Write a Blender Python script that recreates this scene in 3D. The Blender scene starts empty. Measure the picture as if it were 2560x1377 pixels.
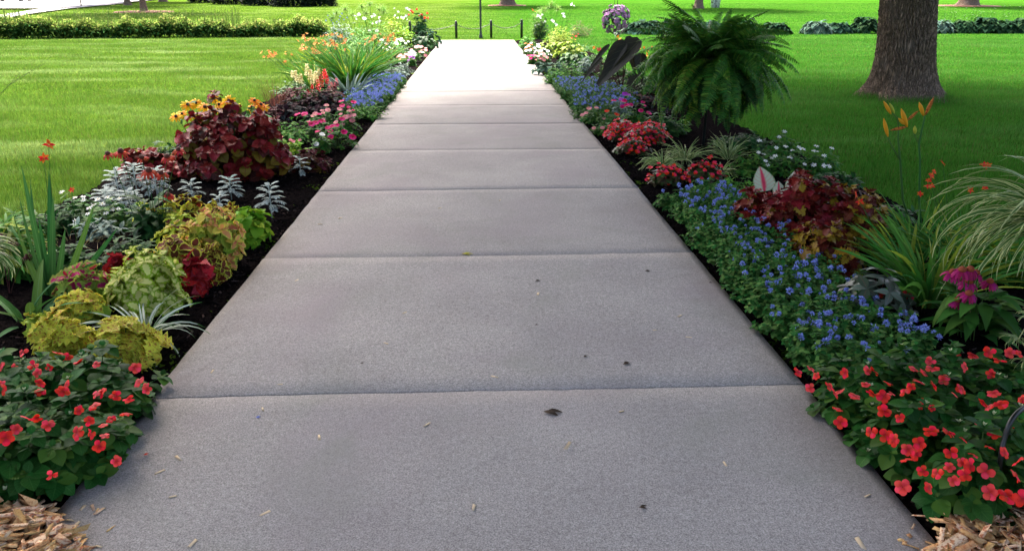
import bpy, math
import numpy as np
from mathutils import Vector, Matrix, Euler
R = math.radians
scn = bpy.context.scene
COL = scn.collection

# ---------------------------------------------------------------- camera
FPX, CX, CY = 1950.0, 1280.0, 688.5
CAM_H = 1.56
cd = bpy.data.cameras.new('camera'); cam = bpy.data.objects.new('camera', cd); COL.objects.link(cam)
cd.sensor_width = 36.0; cd.lens = FPX / 2560 * 36; cd.clip_start = 0.05; cd.clip_end = 2000
cam.location = (0, 0, CAM_H)
cam.rotation_euler = Euler((R(90 - 19.7), 0, R(-2.43)), 'XYZ')
scn.camera = cam
CM = cam.rotation_euler.to_matrix()

# ---------------------------------------------------------------- world + sun
SUN_EL, SUN_AZ = 56.0, -16.0           # azimuth from +Y towards +X: the sun stands ahead and to the left
w = bpy.data.worlds.new('World'); scn.world = w; w.use_nodes = True
nt = w.node_tree; bg = nt.nodes['Background']
sky = nt.nodes.new('ShaderNodeTexSky'); sky.sky_type = 'NISHITA'; sky.sun_disc = False
sky.sun_elevation = R(SUN_EL); sky.sun_rotation = R(SUN_AZ)
sky.air_density = 0.8; sky.dust_density = 7.0; sky.ozone_density = 0.3
nt.links.new(sky.outputs[0], bg.inputs[0]); bg.inputs[1].default_value = 0.15
sl = bpy.data.lights.new('sun', 'SUN'); sl.energy = 3.3; sl.angle = R(8.0); sl.color = (1.0, 0.95, 0.86)
so = bpy.data.objects.new('sun', sl); COL.objects.link(so)
sdir = Vector((math.sin(R(SUN_AZ)) * math.cos(R(SUN_EL)), math.cos(R(SUN_AZ)) * math.cos(R(SUN_EL)), math.sin(R(SUN_EL))))
so.rotation_euler = sdir.to_track_quat('Z', 'Y').to_euler()
scn.view_settings.view_transform = 'Standard'; scn.view_settings.look = 'None'
scn.view_settings.exposure = 2.33; scn.view_settings.gamma = 1.0
scn.render.engine = 'CYCLES'

# ---------------------------------------------------------------- placing helpers
def th(y):                                # terrain height of the lawn
    if y < 36: return -0.05
    if y < 120: return -0.05 + (y - 36) * 0.018
    return -0.05 + 84 * 0.018 + (y - 120) * 0.012
def ray(px, py):
    return CM @ Vector(((px - CX) / FPX, -(py - CY) / FPX, -1.0))
def G(px, py, z=0.0):                     # where the sight line meets the plane at height z
    d = ray(px, py); t = (z - CAM_H) / d.z
    return Vector((d.x * t, d.y * t, z))
def GT(px, py):                           # where it meets the terrain
    d = ray(px, py)
    if d.z < -1e-6:
        p = G(px, py, -0.05)
        if p.y < 36: return p
    lo, hi = 20.0, 900.0
    for _ in range(50):
        m = (lo + hi) / 2
        if CAM_H + d.z / d.y * m > th(m): lo = m
        else: hi = m
    return Vector((d.x / d.y * lo, lo, th(lo)))
def AT(px, py, Y):                        # the point at depth Y seen there
    d = ray(px, py); t = Y / d.y
    return Vector((d.x * t, Y, CAM_H + d.z * t))
def rng_(s): return np.random.default_rng(s)

# ---------------------------------------------------------------- meshes
def mesh_obj(name, parts, parent=None, loc=None, smooth=False, label=None):
    """parts: list of (V, F(n,4), UV per vertex, material)"""
    Vs, Fs, Us, Ms, mats, off = [], [], [], [], [], 0
    for V, F, U, m in parts:
        if len(V) == 0: continue
        if m not in mats: mats.append(m)
        Vs.append(np.asarray(V, float).reshape(-1, 3)); Fs.append(np.asarray(F) + off); Us.append(U)
        Ms.append(np.full(len(F), mats.index(m))); off += len(Vs[-1])
    V = np.concatenate(Vs); F = np.concatenate(Fs).astype(np.int32); U = np.concatenate(Us); Mi = np.concatenate(Ms).astype(np.int32)
    me = bpy.data.meshes.new(name)
    k = F.shape[1]
    me.vertices.add(len(V)); me.vertices.foreach_set('co', V.astype(np.float32).ravel())
    me.loops.add(F.size); me.loops.foreach_set('vertex_index', F.ravel())
    me.polygons.add(len(F)); me.polygons.foreach_set('loop_start', np.arange(0, F.size, k, dtype=np.int32))
    me.polygons.foreach_set('loop_total', np.full(len(F), k, dtype=np.int32))
    me.polygons.foreach_set('material_index', Mi)
    if smooth: me.polygons.foreach_set('use_smooth', np.ones(len(F), dtype=bool))
    for m in mats: me.materials.append(m)
    uv = me.uv_layers.new(name='UVMap')
    uv.data.foreach_set('uv', U[F.ravel()].astype(np.float32).ravel())
    me.update(calc_edges=True); me.validate()
    o = bpy.data.objects.new(name, me); COL.objects.link(o)
    if parent: o.parent = parent
    if loc is not None: o.location = loc
    if label: o['label'] = label
    return o
def thing(name, label, cat, loc=(0, 0, 0), group=None):
    o = bpy.data.objects.new(name, None); COL.objects.link(o); o.location = loc
    o.empty_display_size = 0.1
    return tag(o, label, cat, group)
def tag(o, label=None, cat=None, group=None, kind=None):
    if label: o['label'] = label
    if cat: o['category'] = cat
    if group: o['group'] = group
    if kind: o['kind'] = kind
    return o
def norm(a): return a / np.maximum(np.linalg.norm(a, axis=-1, keepdims=True), 1e-9)

# width profiles, sampled evenly from base to tip
P_OV = [.12, .62, .95, 1.0, .82, .48, .04]
P_SER = [.12, .62, .5, .95, .76, 1.0, .74, .84, .52, .52, .2, .04]
P_LOB = [.1, .55, .3, 1.0, .5, 1.0, .45, .8, .3, .4, .03]
P_HEART = [.35, .98, 1.0, .86, .62, .33, .03]
P_LAN = [.2, .7, 1.0, .9, .6, .3, .03]
P_BLADE = [.7, .9, 1.0, .95, .85, .7, .45, .05]
P_THIN = [1.0, .8, .05]
P_PETAL = [.25, .7, 1.0, .98, .55]
P_RAY = [.5, .95, 1.0, .8, .35]
P_FROND = [.6, 1.0, .1]

def ribF(base, h, up, L, W, bend, prof, mat, fold=.15, ruf=0.0, rng=None, cols=3, roll=None):
    """n curved leaves. base,h,up (n,3); L,W,bend (n)"""
    n = len(base); S = len(prof); prof = np.asarray(prof)
    h = norm(h); side = norm(np.cross(up, h)); up = np.cross(h, side)
    L = np.broadcast_to(L, n).astype(float); W = np.broadcast_to(W, n).astype(float); bend = np.broadcast_to(bend, n).astype(float)
    s = np.linspace(0, 1, S)
    a = -bend[:, None] * s[None]                                       # (n,S)
    ca, sa = np.cos(a), np.sin(a)
    ds = L[:, None] / (S - 1)
    cx = np.concatenate([np.zeros((n, 1)), np.cumsum((ca[:, 1:] + ca[:, :-1]) / 2 * ds, 1)], 1)
    cz = np.concatenate([np.zeros((n, 1)), np.cumsum((sa[:, 1:] + sa[:, :-1]) / 2 * ds, 1)], 1)
    pos = base[:, None] + cx[..., None] * h[:, None] + cz[..., None] * up[:, None]
    nor = -sa[..., None] * h[:, None] + ca[..., None] * up[:, None]
    t = np.linspace(-1, 1, cols)
    wd = (W[:, None] * prof[None])                                     # half widths
    sd = np.broadcast_to(side[:, None], nor.shape)
    if roll is not None:
        rl = np.broadcast_to(roll, n)[:, None, None]; sd, nor = sd * np.cos(rl) + nor * np.sin(rl), nor * np.cos(rl) - sd * np.sin(rl)
    V = pos[:, :, None] + sd[:, :, None] * (t[None, None, :, None] * wd[..., None, None])
    lift = fold * np.abs(t)[None, None] * wd[..., None]
    if ruf and rng is not None:
        lift = lift + ruf * np.abs(t)[None, None] * W[:, None, None] * rng.normal(0, 1, (n, S, cols))
    V = V + nor[:, :, None] * lift[..., None]
    U = np.empty((n, S, cols, 2)); U[..., 0] = (t[None, None] + 1) / 2; U[..., 1] = s[None, :, None]
    i = np.arange(S - 1)[:, None] * cols + np.arange(cols - 1)[None]
    f = np.stack([i, i + 1, i + cols + 1, i + cols], -1).reshape(-1, 4)
    F = (f[None] + (np.arange(n) * S * cols)[:, None, None]).reshape(-1, 4)
    return (V.reshape(-1, 3), F, U.reshape(-1, 2), mat)
def rib(base, yaw, pitch, L, W, bend, prof, mat, **k):
    yaw = np.asarray(yaw, float); n = len(yaw); pitch = np.broadcast_to(pitch, n)
    hd = np.stack([np.cos(yaw), np.sin(yaw), np.zeros(n)], 1); z = np.array([[0, 0, 1.0]])
    h = hd * np.cos(pitch)[:, None] + z * np.sin(pitch)[:, None]
    up = -hd * np.sin(pitch)[:, None] + z * np.cos(pitch)[:, None]
    return ribF(np.asarray(base, float), h, up, L, W, bend, prof, mat, **k)
def tube(pts, rad, mat, seg=8, cap=True):
    pts = np.asarray([tuple(p) for p in pts], float); n = len(pts); rad = np.broadcast_to(rad, n).astype(float)
    d = norm(np.gradient(pts, axis=0)); ref = np.array([0, 0, 1.0]) if abs(d[0][2]) < .9 else np.array([1.0, 0, 0])
    V = []; u = norm(np.cross(d[0], ref))
    for i in range(n):
        u = u - d[i] * np.dot(u, d[i]); u = u / np.linalg.norm(u); v = np.cross(d[i], u)
        a = np.linspace(0, 2 * np.pi, seg, endpoint=False)
        V.append(pts[i] + rad[i] * (np.cos(a)[:, None] * u + np.sin(a)[:, None] * v))
    if cap: V = [np.repeat(pts[:1], seg, 0)] + V + [np.repeat(pts[-1:], seg, 0)]
    V = np.concatenate(V); m = len(V) // seg
    F = [(i * seg + j, i * seg + (j + 1) % seg, (i + 1) * seg + (j + 1) % seg, (i + 1) * seg + j) for i in range(m - 1) for j in range(seg)]
    U = np.stack([np.tile(np.arange(seg) / seg, m), np.repeat(np.arange(m) / m, seg)], 1)
    return (V, np.array(F), U, mat)
def stems(a, b, r, mat, sag=0.0):
    """straight thin three-sided stems from a to b"""
    a = np.asarray(a, float); b = np.asarray(b, float); n = len(b); a = np.broadcast_to(a, (n, 3))
    d = norm(b - a); ref = np.where(np.abs(d[:, 2:3]) < .95, [[0, 0, 1.0]], [[1.0, 0, 0]])
    u = norm(np.cross(d, ref)); v = np.cross(d, u); ang = np.array([0, 2.094, 4.189])
    ring = np.cos(ang)[None, :, None] * u[:, None] + np.sin(ang)[None, :, None] * v[:, None]
    mid = (a + b) / 2 + np.array([0, 0, sag])
    V = np.concatenate([a[:, None] + ring * r, mid[:, None] + ring * r * .85, b[:, None] + ring * r * .65], 1)
    f = np.array([(j, (j + 1) % 3, 3 + (j + 1) % 3, 3 + j) for j in range(3)] + [(3 + j, 3 + (j + 1) % 3, 6 + (j + 1) % 3, 6 + j) for j in range(3)])
    F = (f[None] + (np.arange(n) * 9)[:, None, None]).reshape(-1, 4)
    return (V.reshape(-1, 3), F, np.full((n * 9, 2), .5), mat)
def box(c, s, mat, rot=0.0):
    c = np.array(c, float); s = np.array(s, float) / 2
    V = np.array([(x, y, z) for z in (-1, 1) for y in (-1, 1) for x in (-1, 1)], float) * s
    if rot: V = V @ np.array([[math.cos(rot), math.sin(rot), 0], [-math.sin(rot), math.cos(rot), 0], [0, 0, 1]])
    F = np.array([(0, 2, 3, 1), (4, 5, 7, 6), (0, 1, 5, 4), (2, 6, 7, 3), (0, 4, 6, 2), (1, 3, 7, 5)])
    return (V + c, F, np.zeros((8, 2)), mat)
def lathe(prof, mat, seg=20, c=(0, 0, 0)):
    """prof: list of (r, z)"""
    a = np.linspace(0, 2 * np.pi, seg, endpoint=False); V = []
    for r, z in prof: V.append(np.stack([r * np.cos(a), r * np.sin(a), np.full(seg, z)], 1))
    V = np.concatenate(V) + np.array(c); m = len(prof)
    F = [(i * seg + j, i * seg + (j + 1) % seg, (i + 1) * seg + (j + 1) % seg, (i + 1) * seg + j) for i in range(m - 1) for j in range(seg)]
    return (V, np.array(F), np.zeros((len(V), 2)) + .5, mat)
def xf(part, M):
    V, F, U, m = part; M = np.array(M)
    return (V @ M[:3, :3].T + M[:3, 3], F, U, m)

# ---------------------------------------------------------------- materials
def nmat(name):
    m = bpy.data.materials.new(name); m.use_nodes = True; nt = m.node_tree
    return m, nt, nt.nodes['Principled BSDF'], nt.nodes['Material Output']
def N(nt, t, **k):
    n = nt.nodes.new(t)
    for a, b in k.items(): setattr(n, a, b)
    return n
def lnk(nt, a, b): nt.links.new(a, b)
def mixc(nt, fac, a, b, mode='MIX'):
    n = N(nt, 'ShaderNodeMix', data_type='RGBA', blend_type=mode)
    for i, v in ((0, fac), (6, a), (7, b)):
        if hasattr(v, 'is_linked'): nt.links.new(v, n.inputs[i])
        elif i == 0: n.inputs[0].default_value = v
        else: n.inputs[i].default_value = (*v, 1) if len(v) == 3 else v
    return n.outputs[2]
def mth(nt, op, a, b=None, c=None, clamp=False):
    n = N(nt, 'ShaderNodeMath', operation=op); n.use_clamp = clamp
    for i, v in enumerate((a, b, c)):
        if v is None: continue
        if hasattr(v, 'is_linked'): nt.links.new(v, n.inputs[i])
        else: n.inputs[i].default_value = v
    return n.outputs[0]
def noise(nt, scale, detail=3, rough=.55, vec=None, out=0, dist=0.0):
    n = N(nt, 'ShaderNodeTexNoise'); n.inputs['Scale'].default_value = scale; n.inputs['Detail'].default_value = detail
    n.inputs['Roughness'].default_value = rough; n.inputs['Distortion'].default_value = dist
    if vec is None:
        tc = N(nt, 'ShaderNodeTexCoord'); vec = tc.outputs['Object']
    nt.links.new(vec, n.inputs['Vector']); return n.outputs[out]
def ramp(nt, fac, stops):
    n = N(nt, 'ShaderNodeValToRGB'); nt.links.new(fac, n.inputs[0]); e = n.color_ramp.elements
    while len(e) > 1: e.remove(e[-1])
    e[0].position, e[0].color = stops[0][0], (*stops[0][1], 1)
    for p, c in stops[1:]:
        x = e.new(p); x.color = (*c, 1)
    return n.outputs[0]
def rngmap(nt, v, a, b, c=0.0, d=1.0):
    n = N(nt, 'ShaderNodeMapRange'); n.inputs[1].default_value = a; n.inputs[2].default_value = b
    n.inputs[3].default_value = c; n.inputs[4].default_value = d; nt.links.new(v, n.inputs[0]); return n.outputs[0]
def finish(nt, b, out, col, rough, trans, spec=.4, bump=None):
    nt.links.new(col, b.inputs['Base Color']) if hasattr(col, 'is_linked') else setattr(b.inputs['Base Color'], 'default_value', (*col, 1))
    b.inputs['Roughness'].default_value = rough; b.inputs['Specular IOR Level'].default_value = spec
    if bump is not None:
        bn = N(nt, 'ShaderNodeBump'); bn.inputs['Strength'].default_value = bump[1]; bn.inputs['Distance'].default_value = bump[2]
        nt.links.new(bump[0], bn.inputs['Height']); nt.links.new(bn.outputs[0], b.inputs['Normal'])
    if trans > 0:
        t = N(nt, 'ShaderNodeBsdfTranslucent'); mx = N(nt, 'ShaderNodeMixShader'); mx.inputs[0].default_value = trans
        if hasattr(col, 'is_linked'): nt.links.new(col, t.inputs[0])
        else: t.inputs[0].default_value = (*col, 1)
        nt.links.new(b.outputs[0], mx.inputs[1]); nt.links.new(t.outputs[0], mx.inputs[2]); nt.links.new(mx.outputs[0], out.inputs[0])
_mc = {}
def leafmat(name, cen, edge=None, ew=.3, vein=None, vw=.1, alt=None, altp=.3, var=.35, hue=.03, rough=.6, trans=.24, along=None, spot=None, spec=.12):
    """cen: blade colour, edge: margin colour, vein: midrib, alt: colour some whole leaves have, along: colour towards the leaf base, spot: mottling"""
    if name in _mc: return _mc[name]
    m, nt, b, out = nmat(name)
    uv = N(nt, 'ShaderNodeUVMap'); sp = N(nt, 'ShaderNodeSeparateXYZ'); lnk(nt, uv.outputs[0], sp.inputs[0])
    a = mth(nt, 'MULTIPLY', mth(nt, 'ABSOLUTE', mth(nt, 'SUBTRACT', sp.outputs[0], .5)), 2.0)
    geo = N(nt, 'ShaderNodeNewGeometry'); ri = geo.outputs['Random Per Island']
    nz = noise(nt, 60, 2)
    col = cen
    if alt:
        f = mth(nt, 'LESS_THAN', ri, altp); col = mixc(nt, f, cen, alt)
    if spot:
        n2 = noise(nt, 90, 3, .6); f = rngmap(nt, n2, .5, .6); col = mixc(nt, f, col, spot)
    if along:
        f = rngmap(nt, mth(nt, 'ADD', sp.outputs[1], mth(nt, 'MULTIPLY', mth(nt, 'SUBTRACT', nz, .5), .4)), .15, .6, 1, 0)
        col = mixc(nt, f, col, along)
    if edge:
        e = mth(nt, 'MAXIMUM', a, rngmap(nt, sp.outputs[1], .6, 1.0, 0, 1))
        e = mth(nt, 'ADD', e, mth(nt, 'MULTIPLY', mth(nt, 'SUBTRACT', nz, .5), .35))
        f = rngmap(nt, e, 1 - ew - .08, 1 - ew + .08); col = mixc(nt, f, col, edge)
    if vein:
        f = rngmap(nt, a, vw * .5, vw * 1.5, 1, 0)
        sv = mth(nt, 'ABSOLUTE', mth(nt, 'SINE', mth(nt, 'MULTIPLY', mth(nt, 'SUBTRACT', sp.outputs[1], mth(nt, 'MULTIPLY', a, .25)), 22.0)))
        f2 = rngmap(nt, sv, .08, .22, .7, 0)
        col = mixc(nt, mth(nt, 'MAXIMUM', f, f2), col, vein)
    hs = N(nt, 'ShaderNodeHueSaturation')
    r2 = mth(nt, 'FRACT', mth(nt, 'MULTIPLY', ri, 37.13))
    lnk(nt, rngmap(nt, ri, 0, 1, .5 - hue, .5 + hue), hs.inputs['Hue']); lnk(nt, rngmap(nt, r2, 0, 1, 1 - var, 1 + var), hs.inputs['Value'])
    if hasattr(col, 'is_linked'): lnk(nt, col, hs.inputs['Color'])
    else: hs.inputs['Color'].default_value = (*col, 1)
    finish(nt, b, out, hs.outputs[0], rough, trans, spec)
    _mc[name] = m; return m
def plain(name, col, rough=.5, metal=0.0, var=0.0, scale=20, trans=0, bump=0):
    if name in _mc: return _mc[name]
    m, nt, b, out = nmat(name); b.inputs['Metallic'].default_value = metal
    c = col
    if var:
        c = mixc(nt, noise(nt, scale, 4), tuple(x * (1 - var) for x in col), tuple(min(1, x * (1 + var)) for x in col))
    bp = (noise(nt, scale * 2, 4), bump, .01) if bump else None
    finish(nt, b, out, c, rough, trans, bump=bp); _mc[name] = m; return m
# ================================================================ THE SETTING
PW = 1.37                                  # half width of the walk
BED = 3.28                                 # outer edge of the beds
PEND = 30.6                                # far end of the walk

def pos_node(nt):
    g = N(nt, 'ShaderNodeNewGeometry'); return g.outputs['Position']
def grass_colour(nt, ri=None):
    P = pos_node(nt)
    mp = N(nt, 'ShaderNodeMapping'); lnk(nt, P, mp.inputs[0]); mp.inputs['Scale'].default_value = (.35, 1.0, 1); mp.inputs['Rotation'].default_value = (0, 0, R(14))
    big = noise(nt, .75, 4, .6, mp.outputs[0], dist=.6)
    small = noise(nt, 7, 3, .6, P)
    c = mixc(nt, rngmap(nt, small, .35, .65), (.066, .142, .016), (.108, .195, .028))
    c = mixc(nt, rngmap(nt, big, .48, .7, 0, .9), c, (.24, .33, .12))       # pale, thinner patches of turf
    c = mixc(nt, rngmap(nt, noise(nt, 1.6, 3, .5, P), .56, .7, 0, .5), c, (.03, .105, .008))
    wv = N(nt, 'ShaderNodeTexWave'); wv.bands_direction = 'DIAGONAL'; wv.inputs['Scale'].default_value = .16; wv.inputs['Distortion'].default_value = 1.2; wv.inputs['Detail Scale'].default_value = .4; lnk(nt, P, wv.inputs['Vector'])
    c = mixc(nt, mth(nt, 'MULTIPLY', wv.outputs['Fac'], .32), c, (.13, .24, .035))
    sp = N(nt, 'ShaderNodeSeparateXYZ'); lnk(nt, P, sp.inputs[0])
    c = mixc(nt, rngmap(nt, sp.outputs[0], -3, 4, .0, .75), c, (.042, .180, .020))   # greener turf colour on the right, lifted to fill the oak's shade
    if ri is not None:
        c = mixc(nt, mth(nt, 'LESS_THAN', ri, .06), c, (.20, .22, .07))
        hs = N(nt, 'ShaderNodeHueSaturation'); lnk(nt, c, hs.inputs['Color']); lnk(nt, rngmap(nt, ri, 0, 1, .62, 1.45), hs.inputs['Value'])
        r2 = mth(nt, 'FRACT', mth(nt, 'MULTIPLY', ri, 41.7)); lnk(nt, rngmap(nt, r2, 0, 1, .48, .515), hs.inputs['Hue'])
        c = hs.outputs[0]
    return c
m_turf, nt, b, out = nmat('turf')
finish(nt, b, out, mixc(nt, 1.0, grass_colour(nt), (.56, .55, .34), 'MULTIPLY'), 1.0, 0, 0.0, (noise(nt, 55, 5, .7, pos_node(nt)), .8, .03))  # multiply darkens the bare turf, painting in the blades' missing self-shadowing
m_blade, nt, b, out = nmat('grass blade')
g_ = N(nt, 'ShaderNodeNewGeometry')
finish(nt, b, out, grass_colour(nt, g_.outputs['Random Per Island']), .9, .35, .02)

# ground sheet to the horizon
ys = np.concatenate([np.arange(-30, 36, 2.0), np.arange(36, 120, 3.0), np.array([120, 160, 220, 300, 420, 600, 900])])
xs = np.array([-700, -400, -200, -120, -80, -50, -30, -15, 0, 15, 30, 50, 80, 120, 200, 400, 700.0])
GX, GY = np.meshgrid(xs, ys); GZ = np.vectorize(th)(GY)
nx, ny = len(xs), len(ys)
i = np.arange(ny - 1)[:, None] * nx + np.arange(nx - 1)[None]
F = np.stack([i, i + 1, i + nx + 1, i + nx], -1).reshape(-1, 4)
V = np.stack([GX, GY, GZ], -1).reshape(-1, 3)
tag(mesh_obj('ground', [(V, F, V[:, :2] * .01, m_turf)]), kind='structure')

# grass blades
def blades(x, y, z, L, W, rng, lean=.35):
    n = len(x); a = rng.uniform(0, 2 * np.pi, n); ln = np.abs(rng.normal(0, lean, n))
    L = L * rng.uniform(.6, 1.25, n); W = W * rng.uniform(.6, 1.3, n)
    p = np.stack([x, y, z], 1); f = rng.uniform(0, 2 * np.pi, n)
    sd = np.stack([np.cos(f), np.sin(f), 0 * f], 1) * W[:, None]
    tip = p + np.stack([np.cos(a) * np.sin(ln) * L, np.sin(a) * np.sin(ln) * L, np.cos(ln) * L], 1)
    return np.stack([p - sd, p + sd, tip], 1)
rg = rng_(5); tri = []
def in_view(x, y, pad=1.12):
    zc = y * .94 + .5; xo = x - .0424 * y
    return np.abs(xo) < .66 * zc * pad + .5
def grass_zone(y0, y1, dens, L, W, x_in=BED, far=False):
    xm = y1 * .94 * .66 * 1.12 + .0424 * y1 + 1.2
    n = int(dens * (y1 - y0) * 2 * xm); x = rg.uniform(-xm, xm, n); y = rg.uniform(y0, y1, n)
    edge = x_in - .08 + .06 * np.sin(y * 2.1) + .04 * np.sin(y * 5.3)
    k = in_view(x, y) & (np.abs(x) > edge)
    x, y = x[k], y[k]
    z = np.where(y < 36, -.05, -.05 + (y - 36) * .018)
    cl = .75 + .5 * (np.sin(x * 3.1 + np.sin(y * 2.3)) * np.sin(y * 2.7 + x) > .2) * rg.uniform(0, 1, len(x))
    tri.append(blades(x, y, z, L * cl, W, rg))
grass_zone(2.5, 8, 5200, .062, .0026); grass_zone(8, 14, 2800, .062, .0035); grass_zone(14, 22, 1200, .062, .0058); grass_zone(22, 31.5, 560, .062, .009)
grass_zone(31.5, 42, 260, .055, .010, x_in=0); grass_zone(42, 60, 110, .05, .014, x_in=0); grass_zone(60, 85, 40, .045, .02, x_in=0)
_b = G(2258, 246, -.05); _a = rg.uniform(0, 6.28, 5200); _q = .60 + np.abs(rg.normal(0, .12, 5200)); _q *= 1 + .12 * np.sin(3 * _a + 1.1)
tri.append(blades(_b.x + _q * np.cos(_a), _b.y + _q * np.sin(_a), np.full(5200, -.05), .12, .004, rg, .5))
T = np.concatenate(tri); n = len(T)
print('grass blades', n)
go = mesh_obj('grass', [(T.reshape(-1, 3), np.arange(n * 3).reshape(-1, 3), np.zeros((n * 3, 2)), m_blade)])
tag(go, 'short mown lawn grass on both sides of the flower beds', 'grass', kind='stuff')

# ---- concrete walk: slabs with tooled joints
m_conc, nt, b, out = nmat('concrete')
P = pos_node(nt)
mot = noise(nt, 1.1, 5, .62, P); med = noise(nt, 9, 4, .6, P)
c = mixc(nt, rngmap(nt, mot, .35, .68), (.270, .250, .236), (.345, .322, .300))
c = mixc(nt, rngmap(nt, med, .4, .75, 0, .35), c, (.30, .285, .275))
fine = noise(nt, 170, 4, .85, P); c = mixc(nt, rngmap(nt, fine, .38, .62), mixc(nt, 1.0, c, (.56, .555, .56), 'MULTIPLY'), mixc(nt, 1.0, c, (1.38, 1.37, 1.36), 'MULTIPLY'))
gr = noise(nt, 48, 4, .8, P); c = mixc(nt, rngmap(nt, gr, .36, .64), mixc(nt, 1.0, c, (.84, .84, .84), 'MULTIPLY'), mixc(nt, 1.0, c, (1.15, 1.15, 1.15), 'MULTIPLY'))
vo = N(nt, 'ShaderNodeTexVoronoi'); vo.inputs['Scale'].default_value = 170; lnk(nt, P, vo.inputs['Vector'])
cs = N(nt, 'ShaderNodeSeparateColor'); lnk(nt, vo.outputs['Color'], cs.inputs[0])
sp1 = mth(nt, 'MULTIPLY', mth(nt, 'GREATER_THAN', cs.outputs[0], .80), rngmap(nt, vo.outputs['Distance'], .2, .45, 1, 0))
c = mixc(nt, mth(nt, 'MULTIPLY', sp1, .55), c, (.07, .066, .068))
sp2 = mth(nt, 'MULTIPLY', mth(nt, 'LESS_THAN', cs.outputs[0], .14), rngmap(nt, vo.outputs['Distance'], .2, .4, 1, 0))
c = mixc(nt, mth(nt, 'MULTIPLY', sp2, .6), c, (.5, .48, .46))
pur = noise(nt, .8, 3, .5, P, dist=1.0); c = mixc(nt, rngmap(nt, pur, .48, .75, 0, .55), c, (.26, .215, .225))
c = mixc(nt, rngmap(nt, noise(nt, 1.3, 3, .5, P, dist=1.5), .55, .75, 0, .4), c, (.215, .22, .185))
st = noise(nt, 3.3, 5, .7, P, dist=.5); c = mixc(nt, rngmap(nt, st, .62, .74, 0, .3), c, (.15, .14, .145))
sx = N(nt, 'ShaderNodeSeparateXYZ'); lnk(nt, P, sx.inputs[0])           # earth washed over the slab edges
ed = mth(nt, 'ADD', mth(nt, 'ABSOLUTE', sx.outputs[0]), mth(nt, 'MULTIPLY', mth(nt, 'SUBTRACT', med, .5), .5))
c = mixc(nt, rngmap(nt, ed, 1.12, 1.42, 0, .35), c, (.17, .145, .125))
gi = N(nt, 'ShaderNodeNewGeometry'); hs = N(nt, 'ShaderNodeHueSaturation'); lnk(nt, c, hs.inputs['Color']); lnk(nt, rngmap(nt, gi.outputs['Random Per Island'], 0, 1, .92, 1.07), hs.inputs['Value']); c = hs.outputs[0]
st2 = noise(nt, 6.5, 4, .6, P, dist=1.2); c = mixc(nt, rngmap(nt, st2, .66, .70, 0, .28), c, (.14, .13, .125))
finish(nt, b, out, c, .9, 0, .2, (mth(nt, 'ADD', mth(nt, 'MULTIPLY', fine, .5), mth(nt, 'MULTIPLY', noise(nt, 60, 3, .6, P), .5)), .35, .006))
joints = [G(1192, p).y for p in (979, 642, 473.5)]
S_ = (joints[2] - joints[0]) / 2
js = [joints[0] - 2 * S_, joints[0] - S_] + [joints[0] + k * S_ for k in range(40)]
js = [j for j in js if j < PEND] + [PEND]
parts = []; rj = rng_(3)
nxs = 60; prev = None
def joint_line(j):
    x = np.linspace(-PW, PW, nxs)
    return j + .006 * np.sin(x * 2.2 + j) + .003 * np.cumsum(rj.normal(0, .25, nxs)) + 0.0015 * rj.normal(0, 1, nxs)
lines = [joint_line(j) for j in js]
m_gap = plain('joint shadow dirt', (.028, .026, .026), .95)
for k in range(len(js) - 1):
    x = np.linspace(-PW, PW, nxs); g = .0030
    a, b_ = lines[k], lines[k + 1]
    rows = [(a + g, -.12), (a + g, -.006), (a + g + .001, -.0015), (a + g + .003, 0.0)]
    ny_ = 14
    for t in np.linspace(0, 1, ny_)[1:-1]: rows.append((a * (1 - t) + b_ * t, 0.0))
    rows += [(b_ - g - .003, 0), (b_ - g - .001, -.0015), (b_ - g, -.006), (b_ - g, -.12)]
    tilt = rj.normal(0, .0012)
    cols_x = np.concatenate([[x[0]], x, [x[-1]]])
    V = []
    ex = .0015 * rj.normal(0, 1, len(rows)); ex2 = .0015 * rj.normal(0, 1, len(rows))
    for ri_, (yy, zz) in enumerate(rows):
        xr = x.copy(); xr[0] += ex[ri_]; xr[-1] += ex2[ri_]
        zr = np.full(nxs, zz + tilt); zr[0] -= .0015; zr[-1] -= .0015
        V.append(np.stack([np.r_[xr[0], xr, xr[-1]], np.r_[yy[0], yy, yy[-1]], np.r_[-.12, zr, -.12]], 1))
    V = np.concatenate(V); nc = nxs + 2; nr = len(rows)
    i = np.arange(nr - 1)[:, None] * nc + np.arange(nc - 1)[None]
    parts.append((V, np.stack([i, i + 1, i + nc + 1, i + nc], -1).reshape(-1, 4), V[:, :2] * .1, m_conc))
pth = mesh_obj('path', parts); tag(pth, kind='structure')
tag(mesh_obj('path_base', [box((0, (js[0] + PEND) / 2, -.066), (2 * PW - .02, PEND - js[0] - .02, .1), m_gap)]), kind='structure')

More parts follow.
